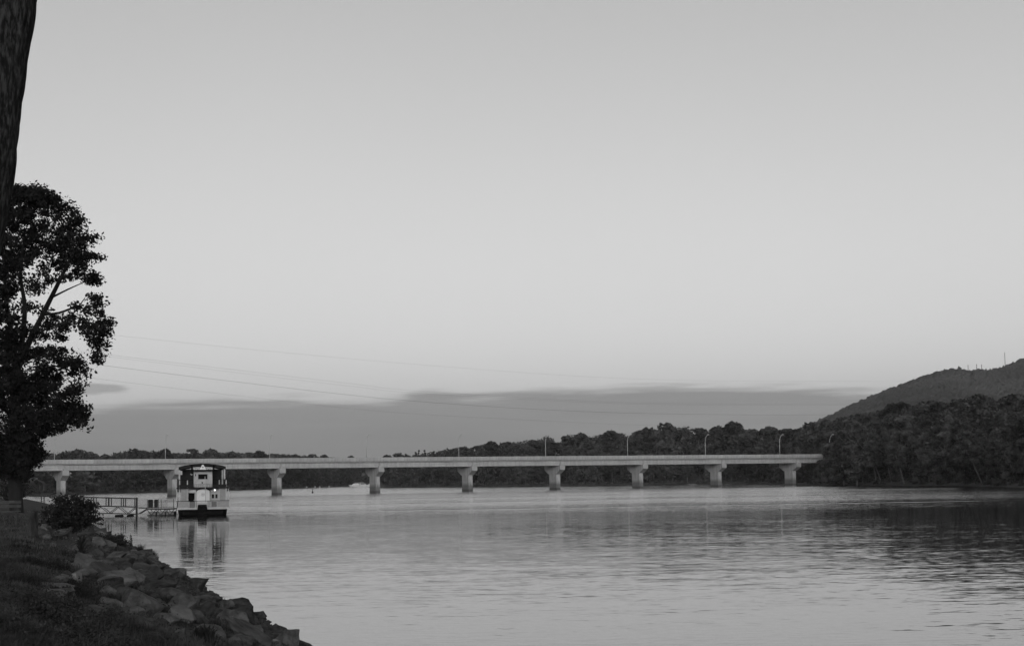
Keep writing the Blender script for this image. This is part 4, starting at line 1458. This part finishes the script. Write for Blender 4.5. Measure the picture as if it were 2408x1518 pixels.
while cnt < 262 and tries < 6000:
    tries += 1
    s_ = 33 + 92 * grock.random() ** 1.35
    u_ = grock.uniform(0.55, 6.7)
    q = SH0 + SHD * s_ + SHN * u_
    size = grock.choice([0.16, 0.20, 0.24, 0.28, 0.34, 0.42, 0.5]) * grock.uniform(0.85, 1.15)
    if u_ > 5.4:
        size *= 0.75
    px, py = to_px((q.x, q.y, bank_z(q.x, q.y)))
    if px < -20 or py > 1560:
        continue
    if any((q.x - a) ** 2 + (q.y - b) ** 2 < (0.55 * c_ + 0.5 * size) ** 2 for a, b, c_ in hero_xy):
        continue
    hero_xy.append((q.x, q.y, size))
    z = bank_z(q.x, q.y)
    zone = 'at the waterline' if u_ < 1.2 else ('by the grass' if u_ > 4.2 else 'on the slope')
    far = 'nearer' if s_ < 55 else ('farther' if s_ > 82 else 'halfway')
    dist = {'nearer': 'low in the picture', 'farther': 'far along the bank', 'halfway': 'halfway along the bank'}[far]
    sz_ = size * grock.uniform(0.42, 0.75)
    sx_ = size * grock.uniform(0.9, 1.4)
    tn = 'pale' if grock.random() < 0.015 else ('dark' if grock.random() < 0.12 else None)
    adj = ('pale' if tn == 'pale' else 'dark' if tn == 'dark' else 'grey', 'small' if size < 0.21 else ('large' if size > 0.36 else 'middle sized'),
           'slab like' if sz_ / sx_ < 0.52 else ('blocky' if sz_ / sx_ > 0.7 else 'lumpy'))
    put_rock(ROCKS[grock.randrange(16)], (q.x, q.y, z + sz_ * 0.4), sx_, size * grock.uniform(0.8, 1.1), sz_, grock.uniform(0, 6.28),
             (grock.uniform(-0.35, 0.35), grock.uniform(-0.1, 0.6)), '%s %s %s stone %s, %s' % (adj[1], adj[2], adj[0], zone, dist), MT.get(tn), 'riprap stones, ' + zone)
    cnt += 1
# small rubble between the boulders, its colour darkened to paint shade into the gaps
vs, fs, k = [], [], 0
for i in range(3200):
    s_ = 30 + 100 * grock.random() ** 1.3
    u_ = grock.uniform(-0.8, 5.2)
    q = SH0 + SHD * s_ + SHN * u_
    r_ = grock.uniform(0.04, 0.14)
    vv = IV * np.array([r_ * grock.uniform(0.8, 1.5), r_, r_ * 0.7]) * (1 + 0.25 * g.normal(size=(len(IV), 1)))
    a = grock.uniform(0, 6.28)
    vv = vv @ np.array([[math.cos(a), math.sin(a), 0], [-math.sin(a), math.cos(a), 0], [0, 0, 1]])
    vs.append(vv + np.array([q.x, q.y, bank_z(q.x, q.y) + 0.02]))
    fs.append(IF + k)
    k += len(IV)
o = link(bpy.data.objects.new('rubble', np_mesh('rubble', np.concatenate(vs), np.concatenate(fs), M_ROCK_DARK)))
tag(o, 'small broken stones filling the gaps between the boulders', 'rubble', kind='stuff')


# ------------------------------------------------------------------ grass, weeds, bush
def blades(g_, base, h, lean, width):
    """two-segment curved grass blades"""
    n = len(base)
    a = g_.uniform(0, 2 * np.pi, n)
    d = np.stack([np.cos(a), np.sin(a), np.zeros(n)], 1)
    side_ = np.stack([-np.sin(a + 0.6), np.cos(a + 0.6), np.zeros(n)], 1)
    up = np.array([0, 0, 1.0])
    h = h[:, None]
    ln = lean[:, None]
    m1 = base + up * h * 0.6 + d * ln * h * 0.35
    tp = base + up * h * (1 - 0.25 * ln) + d * ln * h
    w = width[:, None]
    v_ = np.stack([base - side_ * w, base + side_ * w, m1 + side_ * w * 0.7, m1 - side_ * w * 0.7, tp + side_ * w * 0.08, tp - side_ * w * 0.08], 1).reshape(-1, 3)
    i = np.arange(n)[:, None] * 6
    f_ = np.concatenate([i + np.array([[0, 1, 2, 3]]), i + np.array([[3, 2, 4, 5]])])
    return v_, f_


base = []
gg = random.Random(9)
while len(base) < 62000:
    px, py = gg.uniform(-30, 560), 1212 + 330 * gg.random() ** 0.8
    d = ray(px, py)
    # flat estimate, then settle on the slope
    t = (1.9 - EYE.z) / d.z
    if t <= 0 or t > 190:
        continue
    for _ in range(3):
        p = EYE + d * t
        zb = bank_z(p.x, p.y)
        t = (zb - EYE.z) / d.z
    p = EYE + d * t
    s_, u_ = bank_uv(p.x, p.y)
    dens = 1.0 if u_ > 6.6 else (0.40 if u_ > 5.2 else (0.14 if u_ > 2.6 else 0.03))
    patch = fbm(p.x, p.y, 0.5, 3.0)
    if gg.random() < dens * (0.75 + 0.9 * patch):
        base.append((p.x, p.y, bank_z(p.x, p.y) - 0.01))
base = np.array(base)
nbl = len(base)
hh = g.uniform(0.05, 0.17, nbl) * (0.7 + 0.6 * g.random(nbl))
v, f = blades(g, base, hh, g.uniform(0.1, 0.9, nbl), g.uniform(0.004, 0.011, nbl) * (base[:, 1] / 35.0).clip(0.8, 2.2))
o = link(bpy.data.objects.new('grass', np_mesh('grass', v, f, M_GRASS)))
tag(o, 'short dark grass covering the top of the bank', 'grass', kind='stuff')
# leafy ground weeds low in the foreground
P, Nn = [], []
for i in range(900):
    px, py = gg.uniform(-20, 420), 1290 + 250 * gg.random()
    p = on_bank(px, py) if i % 3 == 0 else Vector((p.x + gg.uniform(-0.5, 0.5), p.y + gg.uniform(-0.8, 0.8), 0))
    s_, u_ = bank_uv(p.x, p.y)
    if u_ < 5.6 and gg.random() < 0.85:
        continue
    k = 30
    c = np.array([p.x, p.y, bank_z(p.x, p.y) + 0.06])
    P.append(c + g.normal(size=(k, 3)) * np.array([0.16, 0.16, 0.05]))
    Nn.append(unit(g.normal(size=(k, 3)) * 0.6 + np.array([0, 0, 1.0])))
P, Nn = np.concatenate(P), np.concatenate(Nn)
v, f = leaf_quads(g, P, Nn, g.uniform(0.012, 0.032, len(P)), 0.7)
o = link(bpy.data.objects.new('ground_weeds', np_mesh('ground_weeds', v, f, M_WEED)))
tag(o, 'low leafy weeds among the bottom left grass', 'weeds', kind='stuff')


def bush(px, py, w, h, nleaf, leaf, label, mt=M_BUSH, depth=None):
    c = on_bank(px, py)
    Y = c.y
    rx_, rz_ = w / 2 / FOC * Y, h / FOC * Y
    e = empty('bush', c)
    P, Nn, st = [], [], MB()
    ncl = 46
    for k in range(ncl):
        a = g.uniform(0, 2 * np.pi)
        rr = math.sqrt(g.random()) * 0.85
        zz = g.random() ** 0.8 * math.sqrt(max(0.05, 1 - rr * rr * 0.8))
        cc = np.array([rx_ * rr * math.cos(a), rx_ * rr * math.sin(a) * 0.8, rz_ * (0.12 + 0.80 * zz)])
        st.tube([(0.1 * math.cos(a), 0.1 * math.sin(a), -0.1), tuple(cc * np.array([0.5, 0.5, 0.45])), tuple(cc)], [0.03, 0.02, 0.008], 5)
        n = nleaf // ncl
        d = unit(g.normal(size=(n, 3)))
        P.append(cc + d * rx_ * 0.24 * g.uniform(0.2, 1.15, (n, 1)) * np.array([1.2, 1.2, 0.8]))
        Nn.append(unit(d * 0.5 + g.normal(size=(n, 3)) * 0.8 + np.array([0, 0, 0.5])))
    P, Nn = np.concatenate(P), np.concatenate(Nn)
    v_, f_ = leaf_quads(g, P, Nn, leaf * g.uniform(0.6, 1.2, len(P)), 0.6)
    link(bpy.data.objects.new('foliage', np_mesh('foliage', v_, f_, mt)), e)
    st.build('stems', M_BARK_NEAR, e)
    return tag(e, label, 'bush')


bush(165, 1252, 150, 90, 4200, 0.085, 'round dark bush at the top of the bank in front of the gangway')
bush(52, 1168, 56, 34, 1200, 0.10, 'low dark shrub under the tall tree')
bush(20, 1180, 80, 60, 1500, 0.10, 'dark shrub at the left edge below the tree crown')
bush(262, 1290, 90, 38, 1300, 0.06, 'low weedy shrub on the bank right of the round bush', M_WEED)
bush(150, 1402, 80, 22, 1300, 0.03, 'mat of dark weeds in front of the pale boulder', M_WEED)
bush(236, 1412, 60, 18, 500, 0.04, 'dark weeds between the wedge boulder and the broad boulder', M_WEED)
bush(60, 1440, 150, 34, 2400, 0.026, 'dark weed patch in the left foreground grass', M_WEED)


def spiky(px, py, w, h, n, label, name='weed_plant', wid=0.02, stalk=True, mt=M_WEED):
    c = on_bank(px, py)
    Y = c.y
    H = h / FOC * Y
    Rr = w / 2 / FOC * Y
    e = empty(name, c)
    if stalk:
        MB().tube([(0, 0, -0.05), (0.02, 0, H * 0.5), (0.0, 0, H)], [0.02, 0.015, 0.006], 5).build('stalk', mt, e)
    z = g.uniform(0.05 if stalk else 0.0, 0.95 if stalk else 0.08, n) * H
    b_ = np.stack([g.normal(size=n) * 0.02, g.normal(size=n) * 0.02, z], 1)
    if stalk:
        v_, f_ = blades(g, b_, Rr * g.uniform(0.6, 1.1, n), g.uniform(0.7, 1.3, n), wid * g.uniform(0.6, 1.2, n))
    else:
        b_[:, :2] += g.normal(size=(n, 2)) * Rr * 0.18
        v_, f_ = blades(g, b_, H * g.uniform(0.5, 1.1, n), g.uniform(0.1, 1.0, n) * min(2.0, Rr / H), wid * g.uniform(0.6, 1.2, n))
    link(bpy.data.objects.new('leaves', np_mesh('leaves', v_, f_, mt)), e)
    return tag(e, label, 'weed')


spiky(190, 1334, 60, 62, 90, 'tall spiky weed standing above the pale angular boulder')
spiky(308, 1288, 26, 26, 46, 'small spiky weed silhouetted against the water', mt=M_BUSH)
spiky(480, 1514, 90, 46, 150, 'dark arching frond plant at the bottom among the boulders', 'frond_plant', 0.022, False, M_BUSH)
spiky(330, 1302, 46, 28, 160, 'dry grass tuft on the bank outline above the water', 'grass_tuft', 0.010, False)
spiky(345, 1478, 60, 24, 140, 'grass tuft in front of the upright block', 'grass_tuft', 0.009, False)
spiky(362, 1310, 40, 20, 110, 'short grass tuft right of the dry one on the outline', 'grass_tuft', 0.010, False)
spiky(78, 1262, 40, 66, 420, 'tall pale grass clump left of the round bush', 'tall_grass_clump', 0.016, False, foliage('tall_grass', 0.05, 0.08, 1.0, 0.0))
spiky(284, 1270, 34, 20, 100, 'grass tuft on the bank edge right of the round bush', 'grass_tuft', 0.012, False)

# bench under the tree
M_OLD = mat('old_dark_wood', 0.02, 0.05, 4.0, 0.9)
c = on_bank(16, 1226)
bn = empty('park_bench', c, R(12))
for y in (-0.22, 0.0, 0.22):
    MB().box(-0.9, 0.62, y - 0.095, y + 0.095, 0.46, 0.51).build('seat_plank', M_OLD, bn)
for z in (0.66, 0.86):
    MB().box(-0.9, 0.62, 0.36, 0.40, z, z + 0.14).build('back_plank', M_OLD, bn)
for x in (-0.75, 0.45):
    MB().box(x - 0.04, x + 0.04, -0.28, -0.20, -0.05, 0.458).build('leg', M_STEEL, bn)
    MB().box(x - 0.04, x + 0.04, 0.405, 0.47, -0.05, 1.0).build('leg', M_STEEL, bn)
    MB().box(x - 0.035, x + 0.035, -0.195, 0.40, 0.38, 0.455).build('bracket', M_STEEL, bn)
tag(bn, 'wooden bench on the grass at the left edge under the tree', 'bench')

# ------------------------------------------------------------------ evening haze
HZ = MB().box(-3990, 3990, -700, 3990, -4.5, 420).build('haze', bpy.data.materials.new('evening_haze'))
hm = HZ.data.materials[0]
hm.use_nodes = True
hm.node_tree.nodes.clear()
vol = N(hm.node_tree, 'ShaderNodeVolumePrincipled', {'Color': g4(0.9), 'Density': 0.00004, 'Anisotropy': 0.0})
hm.node_tree.links.new(vol.outputs[0], N(hm.node_tree, 'ShaderNodeOutputMaterial').inputs['Volume'])
tag(HZ, 'thin even evening haze over the river valley', 'haze', kind='stuff')
